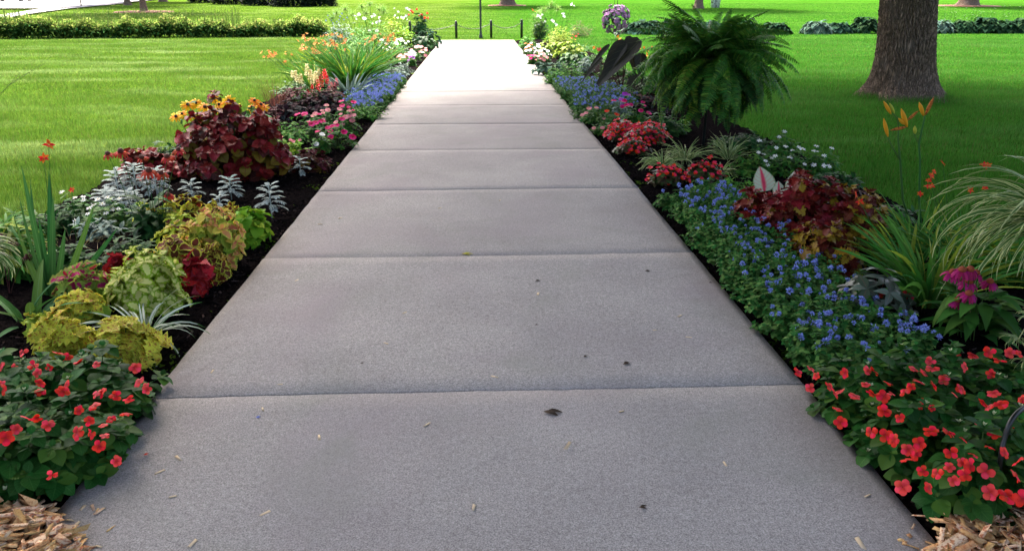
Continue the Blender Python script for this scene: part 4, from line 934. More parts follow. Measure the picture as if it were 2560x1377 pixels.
XL = AT(-95, 640, 3.55); hook('black plant hook just outside the left frame edge', [Vector((XL.x - .2, XL.y, -.03)), Vector((XL.x - .2, XL.y, .6)), Vector((XL.x - .2, XL.y, 1.2)), Vector((XL.x - .12, XL.y, 1.38)), Vector((XL.x, XL.y, 1.35)), Vector((XL.x, XL.y, 1.28))])
tag(mesh_obj('pot_hanger', [tube([Vector((XL.x, XL.y, 1.28)), XL + Vector((math.cos(q) * .13, math.sin(q) * .13, 0))], .002, m_blk, 4) for q in (.5, 2.6, 4.7)]), 'thin wire hanger of the striped plant at the left frame edge', 'hanger')

# dusty millers
miller('silver dusty miller in front of the big burgundy coleus, leftmost of the four single ones', 482, 505, .18, 1, L=.095)
miller('silver dusty miller in front of the burgundy coleus, second from the left', 580, 505, .22, 2, n=24, L=.095)
miller('small silver dusty miller just left of the one nearest the walk', 552, 525, .13, 6, n=12, L=.08)
miller('silver dusty miller nearest the walk, on a bare grey stalk', 680, 545, .27, 3, n=22, L=.105)
miller('silver dusty miller by the small dark coleus, farthest along the walk', 752, 440, .18, 4, n=14, L=.095)
for k, (px, py, hm) in enumerate([(300, 505, .27), (345, 495, .30), (395, 500, .28), (330, 540, .2), (270, 530, .18)]):
    miller('silver dusty miller in the thick cluster under the red coneflowers', px, py, hm, 20 + k, n=34, L=.105, group='clustered silver dusty millers')
# burgundy coleus mounds
coleus('large burgundy coleus mound in the left bed, in front of the golden daisies', 590, 445, 270, .62, m_burg, m_burgd, n=140, L=.09, W=.04, prof=P_OV, seed=30, group='burgundy coleus mounds', depth=.8)
coleus('dark red coleus mound just left of the large burgundy one', 395, 450, 165, .27, m_burg, m_burgd, n=40, L=.09, W=.042, prof=P_OV, seed=31, group='burgundy coleus mounds')
coleus('low dark red coleus at the walk edge beside the farthest silver miller', 775, 425, 110, .20, m_mar, m_burgd, n=20, L=.07, W=.03, prof=P_OV, seed=32, group='burgundy coleus mounds')
# golden daisies behind
gx = G(545, 395, -.02)
t = thing('black_eyed_susan', 'golden black-eyed daisies standing behind the large burgundy coleus', 'daisies', gx); r = rng_(61); base, tips = [], []
for (px, py) in [(455, 285), (490, 258), (512, 268), (470, 262), (535, 244), (572, 252), (548, 262), (590, 268), (530, 275), (575, 280), (480, 290), (510, 290), (440, 292), (555, 275)]:
    p = AT(px, py, gx.y + r.uniform(-.1, .15)) - gx; daisy(t, p, (r.normal(0, .25), -.55 + r.normal(0, .2), .8), c_yel, m_brown, r, .062, 13, .7, .02, .015); tips.append(p); base.append(np.array([p.x * .5, p.y * .5, 0]))
mesh_obj('stems', arc_stems(base, tips, .003, m_stem), t)
p, nn = dome(40, .32, .2, .5, r); mesh_obj('foliage', [rosettes(p, nn, 4, .07, .018, .2, .7, P_LAN, m_grn, r)], t)
gx = G(645, 385, -.02); t = thing('black_eyed_susan', 'orange and gold black-eyed daisies right of the large burgundy coleus top', 'daisies', gx); base, tips = [], []
for k, (px, py) in enumerate([(636, 252), (652, 262), (630, 268), (640, 280), (660, 268), (648, 290)]):
    p = AT(px, py, gx.y + r.uniform(-.08, .1)) - gx; daisy(t, p, (r.normal(0, .25), -.5 + r.normal(0, .2), .8), c_yel if k > 1 else c_org, m_brown, r, .058, 13, .7, .02, .015); tips.append(p); base.append(np.array([p.x * .5, p.y * .5, 0]))
mesh_obj('stems', arc_stems(base, tips, .003, m_stem), t); p, nn = dome(20, .15, .15, .5, r); mesh_obj('foliage', [rosettes(p, nn, 4, .07, .018, .2, .7, P_LAN, m_grn, r)], t)
# coral coneflowers with tall stems
gx = G(385, 600, -.02); t = thing('coneflower', 'tall coral red coneflowers over the silver dusty millers in the left bed', 'coneflower', gx); r = rng_(62); base, tips = [], []
for px, py, s in [(270, 386, 1), (302, 380, 1), (372, 428, 1.1), (403, 434, 1.1), (420, 488, 1.2), (446, 375, 1.15), (418, 393, 1), (355, 395, .8)]:
    p = AT(px, py, gx.y + r.uniform(-.05, .12)) - gx; daisy(t, p, (r.normal(0, .12), -.25, 1), c_coral, m_cone, r, .045 * s, 14, 1.1, .024, .018, -.1); tips.append(p); base.append(np.array([p.x * .35, r.normal(0, .03), 0]))
mesh_obj('stems', arc_stems(base, tips, .0028, m_stem), t)
r = rng_(63); n = 34; a = r.uniform(0, 6.28, n); z = r.uniform(.02, .3, n)
mesh_obj('foliage', [rib(np.stack([np.cos(a) * .04, np.sin(a) * .04, z], 1), a, r.normal(.6, .3, n), r.uniform(.12, .2, n), .026, 1.0, P_LAN, m_grnd, rng=r, ruf=.04)], t)
gx = G(25, 745, -.02); t = thing('coneflower', 'dark dried red coneflowers at the left frame edge', 'coneflower', gx); base, tips = [], []
for px, py in [(28, 607), (2, 592), (70, 640)]:
    p = AT(px, py, gx.y) - gx; daisy(t, p, (0, -.2, 1), m_mar, m_cone, r, .03, 14, 1.0, .02, .015, -.1); tips.append(p); base.append(np.zeros(3))
mesh_obj('stems', arc_stems(base, tips, .0025, m_stemd), t)
# white flowered filler, dry grass
def filler(label, px, py, wpx, hm, mat, seed, n=40, L=.05, W=.017, name='bedding_plant', cat='plant', fl=None, nf=10, sc=1.0, prof=P_LAN, group=None, depth=.8, k=4, kind='star', mats2=None, up=.6):
    loc = G(px, py, -.02); t = thing(name, label, cat, loc, group); r = rng_(5000 + seed); Rr = max(.05, wpx / 2 / ppm(py) - L * .5)
    p, nn = dome(n, Rr, Rr * depth, hm, r, jit=.15); nn = norm(nn + np.array([0, 0, up]))
    mesh_obj('foliage', [rosettes(p, nn, k, L, W, .3, .7, prof, mat, r, jl=.3, je=.3), rosettes(p * .8, nn, k, L, W, .1, .7, prof, mat, r, jl=.3, je=.3), stems((0, 0, 0), p, .003, m_stem)], t)
    if fl:
        i = r.permutation(n)[:nf]; i = i[i < n]
        i = np.argsort(-nn[:, 2] * 0 - p[:, 2] + p[:, 1] * .5 + r.normal(0, .05, n))[:nf]
        flowers_on(t, kind, fl, p[i] + nn[i] * (L * .55 + .01), nn[i] + np.array([0, -.35, 0]), r, sc)
    return t
filler('white-blossomed green zinnia clump left of the coneflower stems', 290, 575, 170, .20, m_grn, 1, n=44, fl=(c_white, m_yc), nf=14, sc=.75)
filler('leafy green clump under the coneflower stems, left of the coleus row', 385, 600, 110, .2, m_grnd, 2, n=24, L=.08, W=.02)
t = thing('dry_grass_clump', 'sparse dry brown grass tuft on bare soil left of the maroon coleus', 'dry plant', G(240, 650, -.02)); r = rng_(64); mesh_obj('foliage', [blade_clump(150, .20, .002, 3, 1.6, m_dry, r, .16, P_THIN + [], .1, 1.1, .5)], t)
t = thing('dry_grass_clump', 'dry twiggy remains beside the upright gladiolus', 'dry plant', G(175, 620, -.02)); mesh_obj('foliage', [blade_clump(90, .22, .002, 3, 1.3, m_dry, r, .16, P_THIN + [], .1, 1.2, .4)], t)
filler('green filler plant behind the upright gladiolus', 205, 545, 120, .16, m_grn, 3, n=24, fl=(c_white, m_yc), nf=4, sc=.7)
# thin orange lilies in the foreground
def lilies(label, base_px, pts, seed, mat=c_org, kind='small_lily', sc=1.0, blades_=0, L=.4, name='lily', r_=.0022, buds=0, spread=.3, cat='lily', jy=.1, bw=.008):
    gx = G(*base_px, -.02); t = thing(name, label, cat, gx); r = rng_(7000 + seed); base, tips = [], []
    for px, py in pts:
        p = np.array(AT(px, py, gx.y + r.uniform(-jy, jy)) - gx); tips.append(p); base.append(np.array([p[0] * spread, p[1] * .5, 0]))
    mesh_obj('stems', arc_stems(base, tips, r_, m_stem), t)
    tips = np.array(tips); nr = np.stack([r.normal(0, .4, len(tips)), r.normal(-.7, .3, len(tips)), np.full(len(tips), .6)], 1); flowers_on(t, kind, (mat,), tips, nr, r, sc)
    if blades_: mesh_obj('foliage', [blade_clump(blades_, L, bw, 3, 1.1, m_irisg, r, .09, pitch=1.4, pj=.25)], t)
    return t
lilies('slim orange lily with one open blossom near the left frame edge', (130, 640), [(122, 362), (110, 395)], 1, c_rorg, sc=1.3)
lilies('small orange blossom on a thin stem left of the silver cluster', (190, 650), [(180, 475)], 2, c_rorg, sc=1.1)
t = thing('seed_stalk', 'pale bare seed stalk leaning over the lawn at the left frame edge', 'plant stalk', G(-60, 520, -.02)); P0 = t.location
mesh_obj('stalk', [tube([Vector((0, 0, 0)), AT(-20, 260, P0.y) - P0, AT(20, 215, P0.y) - P0, AT(75, 180, P0.y) - P0, AT(108, 160, P0.y) - P0], [.004, .003, .0025, .002, .001], m_stalk, 5), tube([AT(22, 214, P0.y) - P0, AT(50, 182, P0.y) - P0], [.002, .001], m_stalk, 4)], t)
# the middle of the left bed
filler('bright green parsley-like mound right of the large burgundy coleus', 725, 365, 120, .28, m_fine, 4, n=60, L=.035, W=.014, prof=P_OV, up=.8)
filler('pale green and pink snapdragon clump in front of the parsley-like mound', 735, 392, 90, .17, m_lime, 5, n=20, L=.05, fl=(c_lpink,), nf=6, kind='begonia', sc=1.3)
for k, (px, py, w_, hm, fm, nf, lab) in enumerate([(780, 350, 110, .27, (c_pink,), 7, 'hot pink petunia left of the light pink one by the walk'), (842, 372, 110, .27, (c_pink,), 9, 'hot pink petunia nearest the walk in the left bed'), (870, 340, 70, .25, (c_lpink,), 8, 'light pink petunia at the walk edge behind the hot pink one'), (815, 320, 90, .22, (c_lpink,), 8, 'light pink petunia in front of the slate-leaved plants'), (805, 385, 60, .16, (c_white,), 4, 'white petunia low beside the small dark coleus'), (870, 305, 60, .22, (c_pink,), 6, 'hot pink petunia right of the slate-leaved plants')]):
    filler(lab, px, py, w_, hm, m_grn, 10 + k, n=34, L=.045, W=.017, fl=fm, nf=nf, kind='petunia', sc=.95, name='petunia_plant', cat='petunia', group='petunias of the left bed')
flk = [(800, 290, 150, .30, m_heu, .09, 'slate-leaved coral bells with dark veins left of the blue ageratum patch'), (735, 300, 120, .22, m_heu, .08, 'slate-leaved coral bells left of the larger one, beside the orange daisies')]
for k, (px, py, w_, hm, mt, L_, lab) in enumerate(flk):
    filler(lab, px, py, w_, hm, mt, 20 + k, n=34, L=L_, W=L_ * .42, prof=P_HEART, name='coral_bells', cat='coral bells', group='slate-leaved coral bells')
filler('dark maroon leafy plant behind the slate-leaved coral bells', 745, 265, 110, .30, m_mar, 22, n=40, L=.06, W=.02)
filler('dark maroon plant right behind the slate-leaved coral bells', 820, 262, 110, .26, m_mar, 23, n=40, L=.06, W=.02)
t = thing('red_grass_clump', 'wispy reddish grass stems behind the slate-leaved plants', 'ornamental grass', G(690, 270, -.02)); r = rng_(65); mesh_obj('foliage', [blade_clump(90, .5, .0025, 3, .5, leafmat('reddish grass', (.16, .06, .04), var=.4), r, .12, P_THIN, .1, 1.5, .25)], t)
def plumes(label, px, py, pts, mat, seed, leaf=m_grn, sc=1.0, group='plume flowers of the left bed'):
    gx = G(px, py, -.02); t = thing('plume_flower', label, 'plume flower', gx, group); r = rng_(8000 + seed); tips = np.array([np.array(AT(a, b_, gx.y + r.uniform(-.12, .12)) - gx) for a, b_ in pts])
    mesh_obj('stems', arc_stems([(p[0] * .6, p[1] * .6, 0) for p in tips], tips, .004, m_stem), t); flowers_on(t, 'plume', (mat,), tips - np.array([0, 0, .05]), np.stack([r.normal(0, .15, len(tips)), r.normal(0, .15, len(tips)), np.ones(len(tips))], 1), r, sc)
    p, nn = dome(24, .2, .15, .2, r); mesh_obj('foliage', [rosettes(p, nn, 4, .08, .02, .4, .7, P_LAN, leaf, r)], t)
plumes('cream white plume flowers, left of the red ones, in front of the daylilies', 765, 255, [(730, 185), (742, 195), (768, 178), (775, 190), (780, 200), (797, 182), (752, 200), (790, 195)], c_cream, 1, sc=1.15)
plumes('bright red plume flowers right of the cream ones', 808, 255, [(800, 195), (812, 190), (805, 208), (795, 215), (780, 222), (818, 200), (770, 228)], c_red, 2, sc=1.0)
plumes('dusty pink plume flowers right of the red ones', 832, 255, [(828, 210), (838, 215), (835, 228), (842, 205), (822, 225), (815, 232)], c_lpink, 3, sc=.9)
filler('bright feathery green plant under the left blue ageratum patch', 925, 300, 85, .20, m_fine, 30, n=50, L=.04, W=.01)
# daylilies
def daylily(label, px, py, n, L, pts, seed, mat, W=.014, leaf=None):
    gx = G(px, py, -.02); t = thing('daylily', label, 'daylily', gx, 'daylily clumps of the beds'); r = rng_(9000 + seed)
    mesh_obj('foliage', [blade_clump(n, L, W, 3, 1.0, leaf or m_irisg, r, .16, pitch=1.42, pj=.25)], t)
    tips = np.array([np.array(AT(a + r.normal(0, 3), b_ + r.normal(0, 2), gx.y + r.uniform(-.35, .35)) - gx) for a, b_ in pts])
    if len(pts):
        mesh_obj('stems', arc_stems([(p[0] * .4, p[1] * .4, 0) for p in tips], tips, .004, m_stem), t)
        flowers_on(t, 'lily', (mat,), tips, np.stack([r.normal(0, .5, len(tips)), r.normal(-.7, .4, len(tips)), np.full(len(tips), .8)], 1), r, .62)
r = rng_(70)
def sc_pts(x0, x1, y0, y1, n): return list(zip(r.uniform(x0, x1, n), r.uniform(y0, y1, n)))
daylily('daylily clump with faded yellow flowers leaning over the lawn, leftmost in the left bed', 790, 222, 90, .75, sc_pts(655, 735, 130, 165, 12), 1, c_peach)
daylily('tall daylily clump with thick green blades in the middle of the left bed', 880, 225, 240, 1.0, sc_pts(750, 870, 85, 135, 34), 2, c_peach, W=.017)
daylily('daylily clump behind and right of the tallest blades in the left bed', 925, 195, 200, .95, sc_pts(880, 990, 80, 115, 22), 3, c_peach)
daylily('daylily clump at the lawn side behind the leaning one', 810, 185, 180, .85, sc_pts(745, 860, 88, 125, 26), 4, c_peach)
daylily('grassy pale-bladed clump just left of the blue ageratum patch', 872, 250, 60, .5, [], 5, c_peach, W=.02, leaf=m_grey)

filler('loose light green foliage behind the tallest daylily blades', 905, 165, 150, .75, m_fine, 46, n=110, L=.16, W=.010, prof=P_BLADE, up=1.5)
filler('loose green foliage at the lawn side of the daylily clumps', 830, 172, 120, .62, m_irisg, 47, n=90, L=.16, W=.010, prof=P_BLADE, up=1.5)
filler('light green stemmy growth under the white cleomes of the far left bed', 935, 128, 130, .8, m_fine, 48, n=130, L=.16, W=.012, prof=P_BLADE, up=1.5)
filler('blue green growth under the violet salvia in the far left bed', 855, 118, 90, .7, m_grey, 49, n=80, L=.14, W=.012, prof=P_BLADE, up=1.5)

coleus('yellow green coleus wedge below the silver dusty miller cluster', 415, 585, 120, .24, m_pkc2, m_gold, n=22, L=.07, W=.028, seed=50, group='coleus plants of the left bed')
coleus('bronze and yellow coleus tucked between the peach one and the lime plant', 575, 600, 110, .26, m_choc, m_peachl, n=20, L=.07, W=.028, seed=51, group='coleus plants of the left bed')
coleus('bronze leaved coleus low behind the small crimson one at the walk edge', 540, 700, 90, .20, m_choc, m_burgg, n=16, L=.07, W=.028, seed=52, group='coleus plants of the left bed')
coleus('green and gold coleus between the gladiolus and the mottled pair', 110, 840, 80, .12, m_pkc2, m_gold, n=9, L=.08, W=.03, seed=53, group='coleus plants of the left bed')
filler('strappy green foliage left of the upright gladiolus at the frame edge', 40, 700, 150, .34, m_irisg, 60, n=46, L=.22, W=.009, prof=P_BLADE, up=1.6)
filler('dark green low foliage filling the bed behind the pink-hearted coleus', 190, 690, 170, .16, m_grnd, 61, n=60, L=.07, W=.016)
filler('low mixed green foliage on the soil left of the maroon coleus', 330, 650, 150, .13, m_grnd, 62, n=40, L=.06, W=.014)
filler('loose green foliage at the lawn edge behind the upright gladiolus', 70, 600, 170, .18, m_grn, 63, n=50, L=.08, W=.012)
filler('thin leaved green plant beneath the small orange blossom', 170, 580, 120, .18, m_grnd, 64, n=40, L=.08, W=.010)
filler('grey green leaves low in front of the left dusty miller cluster', 250, 600, 120, .14, m_grey, 65, n=30, L=.06, W=.012)

for k, (px, py, w_, mt, lab) in enumerate([(560, 395, 150, m_grnd, 'green undergrowth behind the large burgundy mound, under the golden daisies'), (650, 330, 120, m_grn, 'low green edging plant at the lawn edge beside the reddish grass'), (700, 300, 110, m_mar, 'low maroon edging plant at the lawn side of the slate-leaved pair'), (740, 240, 120, m_grnd, 'dark green low plant under the cream plumes at the lawn edge'), (850, 205, 120, m_grnd, 'dark green growth between the daylilies and the blue patch'), (960, 160, 90, m_grnd, 'dark green growth behind the grey artemisia mound'), (1005, 135, 70, m_grnd, 'deep green growth left of the pale pink impatiens'), (420, 420, 110, m_grnd, 'green edging plant at the lawn side of the dark red coleus')]):
    filler(lab, px, py, w_, .2, mt, 120 + k, n=60, L=.07, W=.018)
# far end of the left bed
m_wisp = leafmat('wispy yellow green thread', (.16, .30, .05), alt=(.22, .36, .08), altp=.4, var=.25, trans=.35)
def papyrus(label, px, py, tops, seed, group='papyrus clumps'):
    gx = G(px, py, -.02); t = thing('papyrus', label, 'papyrus', gx, group); r = rng_(9500 + seed); tips = [np.array(AT(a, b_, gx.y + r.uniform(-.3, .3)) - gx) for a, b_ in tops]
    mesh_obj('stems', arc_stems([(p[0] * .3, p[1] * .3, 0) for p in tips], tips, .007, m_stem), t)
    n = 150; P_ = np.repeat(np.array(tips), n, 0); k = len(P_)
    mesh_obj('foliage', [rib(P_, r.uniform(0, 6.28, k), r.uniform(-.1, 1.4, k), r.uniform(.2, .36, k), .005, 1.1, P_THIN + [], m_wisp, cols=2)], t)
papyrus('feathery papyrus heads on tall stems, left group in the far left bed', 905, 130, [(840, 35), (862, 25), (830, 48), (880, 40)], 1)
papyrus('feathery papyrus heads on tall stems, right group in the far left bed', 935, 125, [(905, 20), (925, 14), (948, 26), (915, 35), (960, 30)], 2)
lilies('violet blue salvia haze left of the far papyrus', (845, 105), [(820, 40), (835, 35), (850, 42), (815, 52), (828, 52), (860, 50), (842, 55), (868, 45), (855, 35), (825, 45), (832, 58), (848, 50)] * 3, 30, c_blue, 'geranium', .6, 40, .7, 'salvia', .004, cat='salvia', jy=.3)
lilies('white cleome blossoms on thin stems in the middle of the far left bed', (935, 120), sc_pts(885, 965, 38, 85, 14), 31, c_white, 'white', 1.15, 60, .6, 'white_cleome', .004, cat='cleome', jy=.4)
lilies('white cleome blossoms on tall stems at the back of the far left bed', (1000, 92), sc_pts(985, 1030, 18, 50, 12), 32, c_white, 'white', 1.3, 40, .7, 'white_cleome', .005, cat='cleome', jy=.3)
filler('pale cream foliage mass at the back of the far left bed', 985, 98, 60, .75, m_pkc2, 40, n=60, L=.1, W=.02)
filler('yellow green bushy plant in the far left bed', 1010, 122, 70, .62, m_lime, 41, n=70, L=.09, W=.025)
filler('feathery green plant in front of the yellow green bush', 985, 150, 75, .42, m_fine, 42, n=60, L=.09, W=.015)
filler('upright green plant right beside the daylilies', 960, 165, 70, .42, m_grn, 43, n=60, L=.1, W=.015, fl=(c_white, m_yc), nf=12, sc=1.3)
hosta('hosta_plant', 'green hosta at the left edge of the walk below the red geranium', G(1058, 122, -.02), .55, .42, 70, m_grnd, 200, 'hostas at the far end of the walk', prof=P_HEART)
hosta('hosta_plant', 'large leaved green hosta at the left corner of the walk end', G(1072, 112, -.02), .5, .5, 60, m_hos, 201, 'hostas at the far end of the walk')
gx = G(1052, 108, -.02); t = thing('geranium_planter', 'tall leafy planter topped with red geranium flowers at the left of the walk end', 'planter', gx); r = rng_(81)
p, nn = dome(90, .28, .28, .95, r); mesh_obj('foliage', [rosettes(p, nn, 4, .1, .035, .2, .8, P_HEART, m_grnd, r), stems((0, 0, 0), p, .006, m_stem)], t)
mesh_obj('pot', [lathe([(.001, 0), (.17, 0), (.23, .35), (.24, .35), (.24, .38), (.21, .38), (.2, .33), (.001, .32)], plain('dark clay pot', (.05, .035, .03), .7), 20)], t)
tp = np.array([np.array(AT(a, b_, gx.y - .1) - gx) for a, b_ in [(1042, 24), (1032, 32), (1022, 38), (1054, 38), (1068, 34), (1062, 45), (1048, 40), (1070, 46), (1028, 28)]]); flowers_on(t, 'geranium', (c_red,), tp, np.tile([0, -.3, 1.0], (len(tp), 1)), r, 1.15)
for k, (px, py, w_, hm, fm, nf, lab) in enumerate([(1050, 143, 60, .28, (c_lpink,), 14, 'pale pink impatiens at the left edge of the far walk, nearest the hosta'), (1035, 155, 45, .26, (c_white,), 10, 'white impatiens at the left edge of the far walk'), (1012, 162, 45, .24, (c_lpink,), 10, 'salmon pink impatiens left of the white one in the far left bed'), (1030, 165, 22, .16, (c_purp,), 5, 'small purple petunia at the left edge of the far walk'), (1000, 130, 60, .38, (c_white,), 10, 'white flowered bush behind the salmon impatiens')]):
    filler(lab, px, py, w_, hm, m_grn, 50 + k, n=30, L=.05, W=.02, fl=fm, nf=nf, kind='petunia', sc=1.2, name='impatiens_plant', cat='impatiens', group='flowers along the left edge of the far walk')
filler('grey green artemisia mound in the far left bed behind the blue ageratum', 985, 198, 80, .26, m_grey, 44, n=60, L=.05, W=.014)
filler('grey green trailing plant at the walk edge above the left blue ageratum', 1010, 188, 50, .22, m_grey, 45, n=40, L=.05, W=.012)
miller('silver dusty miller among the greens left of the far walk', 955, 180, .36, 40, n=34, L=.2)

# ================================================================ RIGHT BED, far to near
filler('feathery yellow green grass at the far right corner of the walk end', 1345, 100, 55, 1.05, m_wisp, 60, n=90, L=.2, W=.006, prof=P_THIN + [.02])
filler('low green plant at the right edge of the walk end', 1318, 122, 50, .34, m_fine, 61, n=60, L=.07, W=.02)
papyrus('feathery papyrus heads in the far right bed', 1375, 105, [(1360, 28), (1378, 15), (1395, 25), (1345, 35)], 3)
lilies('white cleome blossoms on tall stems in the far right bed', (1395, 108), [(1430, 12), (1408, 35), (1385, 55), (1390, 62), (1345, 40), (1355, 38), (1410, 42), (1380, 52), (1435, 15), (1350, 45)], 33, c_white, 'white', 1.25, 50, .7, 'white_cleome', .005, cat='cleome', jy=.3)
lilies('two red blossoms on tall stems by the far right papyrus', (1340, 100), [(1333, 27), (1338, 30), (1330, 24)], 34, c_rorg, 'lily', .6, 10, .6, 'red_lily', .005)
filler('reddish brown grassy plant left of the purple flower ball', 1450, 92, 80, .55, leafmat('reddish fine leaf', (.14, .09, .04), alt=(.1, .16, .05), altp=.4, var=.4), 62, n=70, L=.14, W=.008)
filler('pale green grassy plant in the middle of the far right bed', 1400, 118, 80, .62, m_pkc2, 63, n=90, L=.14, W=.010)
filler('dark green bushy plant behind the yellow hosta', 1350, 100, 45, .8, m_grnd, 64, n=50, L=.09, W=.03, fl=(c_white, m_yc), nf=8, sc=1.5)
lilies('red daylilies rising above the yellow hosta', (1445, 140), [(1432, 88), (1440, 92), (1438, 100), (1445, 86), (1430, 96)], 35, c_red, 'lily', .55, 30, .55, 'daylily', .004, cat='daylily')
hosta('hosta_plant', 'bright yellow green hosta in the far right bed', G(1425, 148, -.02), .5, .48, 80, m_hosy, 202, 'hostas at the far end of the walk', prof=P_LAN)
hosta('hosta_plant', 'yellow green hosta behind the white and coral impatiens', G(1375, 140, -.02), .42, .42, 60, m_hosy, 203, 'hostas at the far end of the walk', prof=P_LAN)
hosta('hosta_plant', 'dark green hosta right behind the feathery green plants', G(1435, 168, -.02), .5, .34, 70, m_grnd, 204, 'hostas at the far end of the walk')
hosta('hosta_plant', 'pale drooping hosta hanging over the right edge of the walk', G(1372, 190, -.02), .42, .3, 60, m_hosw, 205, 'hostas at the far end of the walk', prof=P_LAN)
for k, (px, py, w_, hm, fm, nf, lab) in enumerate([(1320, 138, 40, .28, (c_rorg,), 8, 'coral impatiens at the right edge of the far walk'), (1340, 142, 60, .32, (c_white,), 16, 'white impatiens right of the coral one at the far walk'), (1345, 160, 55, .24, (c_lpink,), 14, 'salmon impatiens in front of the white one at the far right walk edge'), (1330, 163, 30, .22, (c_pink,), 8, 'hot pink impatiens at the right edge of the far walk'), (1362, 158, 40, .26, (c_white,), 8, 'white impatiens behind the pale drooping hosta')]):
    filler(lab, px, py, w_, hm, m_grn, 70 + k, n=30, L=.05, W=.02, fl=fm, nf=nf, kind='petunia', sc=1.2, name='impatiens_plant', cat='impatiens', group='flowers along the right edge of the far walk')
filler('bright feathery green plant above the right blue ageratum patch', 1425, 208, 110, .36, m_fine, 66, n=80, L=.07, W=.012, up=1)
filler('feathery green plant at the walk edge above the right blue ageratum', 1385, 212, 60, .26, m_fine, 67, n=50, L=.05, W=.012)
filler('grey green feathery plant beside the red lily', 1460, 185, 60, .34, m_grey, 68, n=40, L=.07, W=.012)
filler('low green plant at the walk edge below the right blue ageratum', 1470, 300, 110, .14, m_grn, 69, n=60, L=.03, W=.012)
lilies('star shaped red lily standing left of the black elephant ear', (1505, 205), [(1500, 124), (1497, 127), (1504, 128)], 36, c_red, 'lily', .75, 12, .35, 'red_lily', .005)
lilies('scattered orange lilies on thin stalks on the lawn side behind the elephant ear', (1600, 165), [(1545, 92), (1585, 98), (1588, 105), (1610, 120), (1620, 128), (1485, 120), (1615, 142), (1550, 98), (1600, 122), (1630, 118), (1617, 135)], 37, c_org, 'small_lily', 1.6, 40, .45, 'orange_lily', .003, jy=.4)
# purple hanging basket
gx = G(1540, 99, -.03); t = thing('flower_basket', 'round basket ball of purple and pale pink petunias hanging at the far right', 'hanging plant', gx); r = rng_(83)
c0 = np.array(AT(1541, 47, gx.y) - gx); n = 150; d = norm(r.normal(0, 1, (n, 3))); P_ = d * np.array([.56, .5, .6]) * r.uniform(.75, 1, (n, 1)) + c0; P_[:, 2] -= .06
mesh_obj('foliage', [rosettes(P_, d, 5, .1, .035, .2, .7, P_OV, m_grey, r), rosettes(P_ * 1.0, d, 4, .09, .03, .3, .7, P_OV, m_mar, r)], t)
k = np.argsort(d[:, 0] - d[:, 2] * .8 + d[:, 1])[:85]; lp = leafmat('mauve petal', (.34, .16, .36), alt=(.42, .25, .36), altp=.5, var=.2, trans=.3)
flowers_on(t, 'petunia', (lp,), P_[k] + d[k] * .05, d[k], r, 1.9)
mesh_obj('pot', [lathe([(.001, -.2), (.15, -.2), (.22, 0), (.001, .02)], m_blk, 16, tuple(c0))], t)
Hc = c0[2]; gy = gx.y
hook('slim black hook carrying the purple flower ball', [gx, gx + Vector((.0, .62, .5)), gx + Vector((0, .65, 1.6)), gx + Vector((0, .5, 2.25)), gx + Vector((0, .2, 2.4)), gx + Vector((0, 0, 2.2))])
tag(mesh_obj('basket_wire', [tube([gx + Vector((0, 0, 2.2)), gx + Vector((0, 0, Hc))], .012, m_blk, 5)]), 'thin wire going up from the purple flower ball', 'wire')

# black elephant ears
gx = G(1555, 238, -.02); t = thing('elephant_ear', 'black elephant ear plant with huge drooping leaves left of the tall fern', 'elephant ear', gx)
tipb = [((1585, 125), (1462, 225), .060), ((1590, 108), (1545, 150), .058), ((1520, 118), (1465, 175), .016), ((1608, 150), (1668, 182), .02), ((1560, 165), (1520, 215), .03)]
def ear(a, b_, y, wd, droop=.3, flip=1):
    A_ = np.array(AT(*a, y) - gx); B_ = np.array(AT(*b_, y - .1) - gx); L_ = np.linalg.norm(B_ - A_)
    h_ = (B_ - A_) / L_; up = np.array([-.25, -.75, .6])
    return ribF(A_[None] - h_ * .10 * L_, h_[None], up[None], L_ * 1.1, wd, droop, [.35, .78, .97, 1.03, 1.02, .97, .9, .82, .73, .63, .52, .41, .30, .19, .1, .01], m_ear, fold=.35, ruf=.012, rng=rng_(int(L_ * 999)), cols=9)
mesh_obj('leaf', [ear((1588, 112), (1468, 228), gx.y - .1, .17)], t, smooth=True); mesh_obj('leaf', [ear((1556, 112), (1492, 205), gx.y - .02, .13)], t, smooth=True); mesh_obj('leaf', [ear((1572, 100), (1590, 195), gx.y + .1, .09)], t, smooth=True)
mesh_obj('leaf', [ear((1518, 118), (1460, 180), gx.y - .05, .045)], t); mesh_obj('leaf', [ear((1608, 152), (1672, 182), gx.y + .1, .045)], t)
mesh_obj('leaf', [ear((1602, 140), (1604, 212), gx.y, .10)], t); mesh_obj('leaf', [ear((1500, 150), (1448, 205), gx.y + .1, .05)], t)
mesh_obj('leaf', [ear((1590, 190), (1560, 235), gx.y - .1, .08)], t)
mesh_obj('stems', arc_stems([(0, 0, 0)] * 6, [np.array(AT(a, b_, gx.y) - gx) for a, b_ in [(1572, 112), (1562, 106), (1520, 122), (1606, 156), (1598, 165), (1502, 155)]], .010, m_mar), t)
filler('dark leafy tangle under the black elephant ear', 1545, 262, 130, .24, m_grnd, 84, n=60, L=.09, W=.012, prof=P_BLADE)
filler('low bright green sprig in front of the elephant ear stems', 1560, 240, 70, .2, m_fine, 85, n=26, L=.07, W=.012)
filler('dry dark heuchera with curled silvery leaves between elephant ear and fern', 1625, 290, 105, .26, m_heu, 86, n=34, L=.08, W=.03, prof=P_HEART)
filler('dark maroon low plant at the foot of the black elephant ear', 1600, 262, 100, .2, m_mar, 87, n=40, L=.06, W=.02)

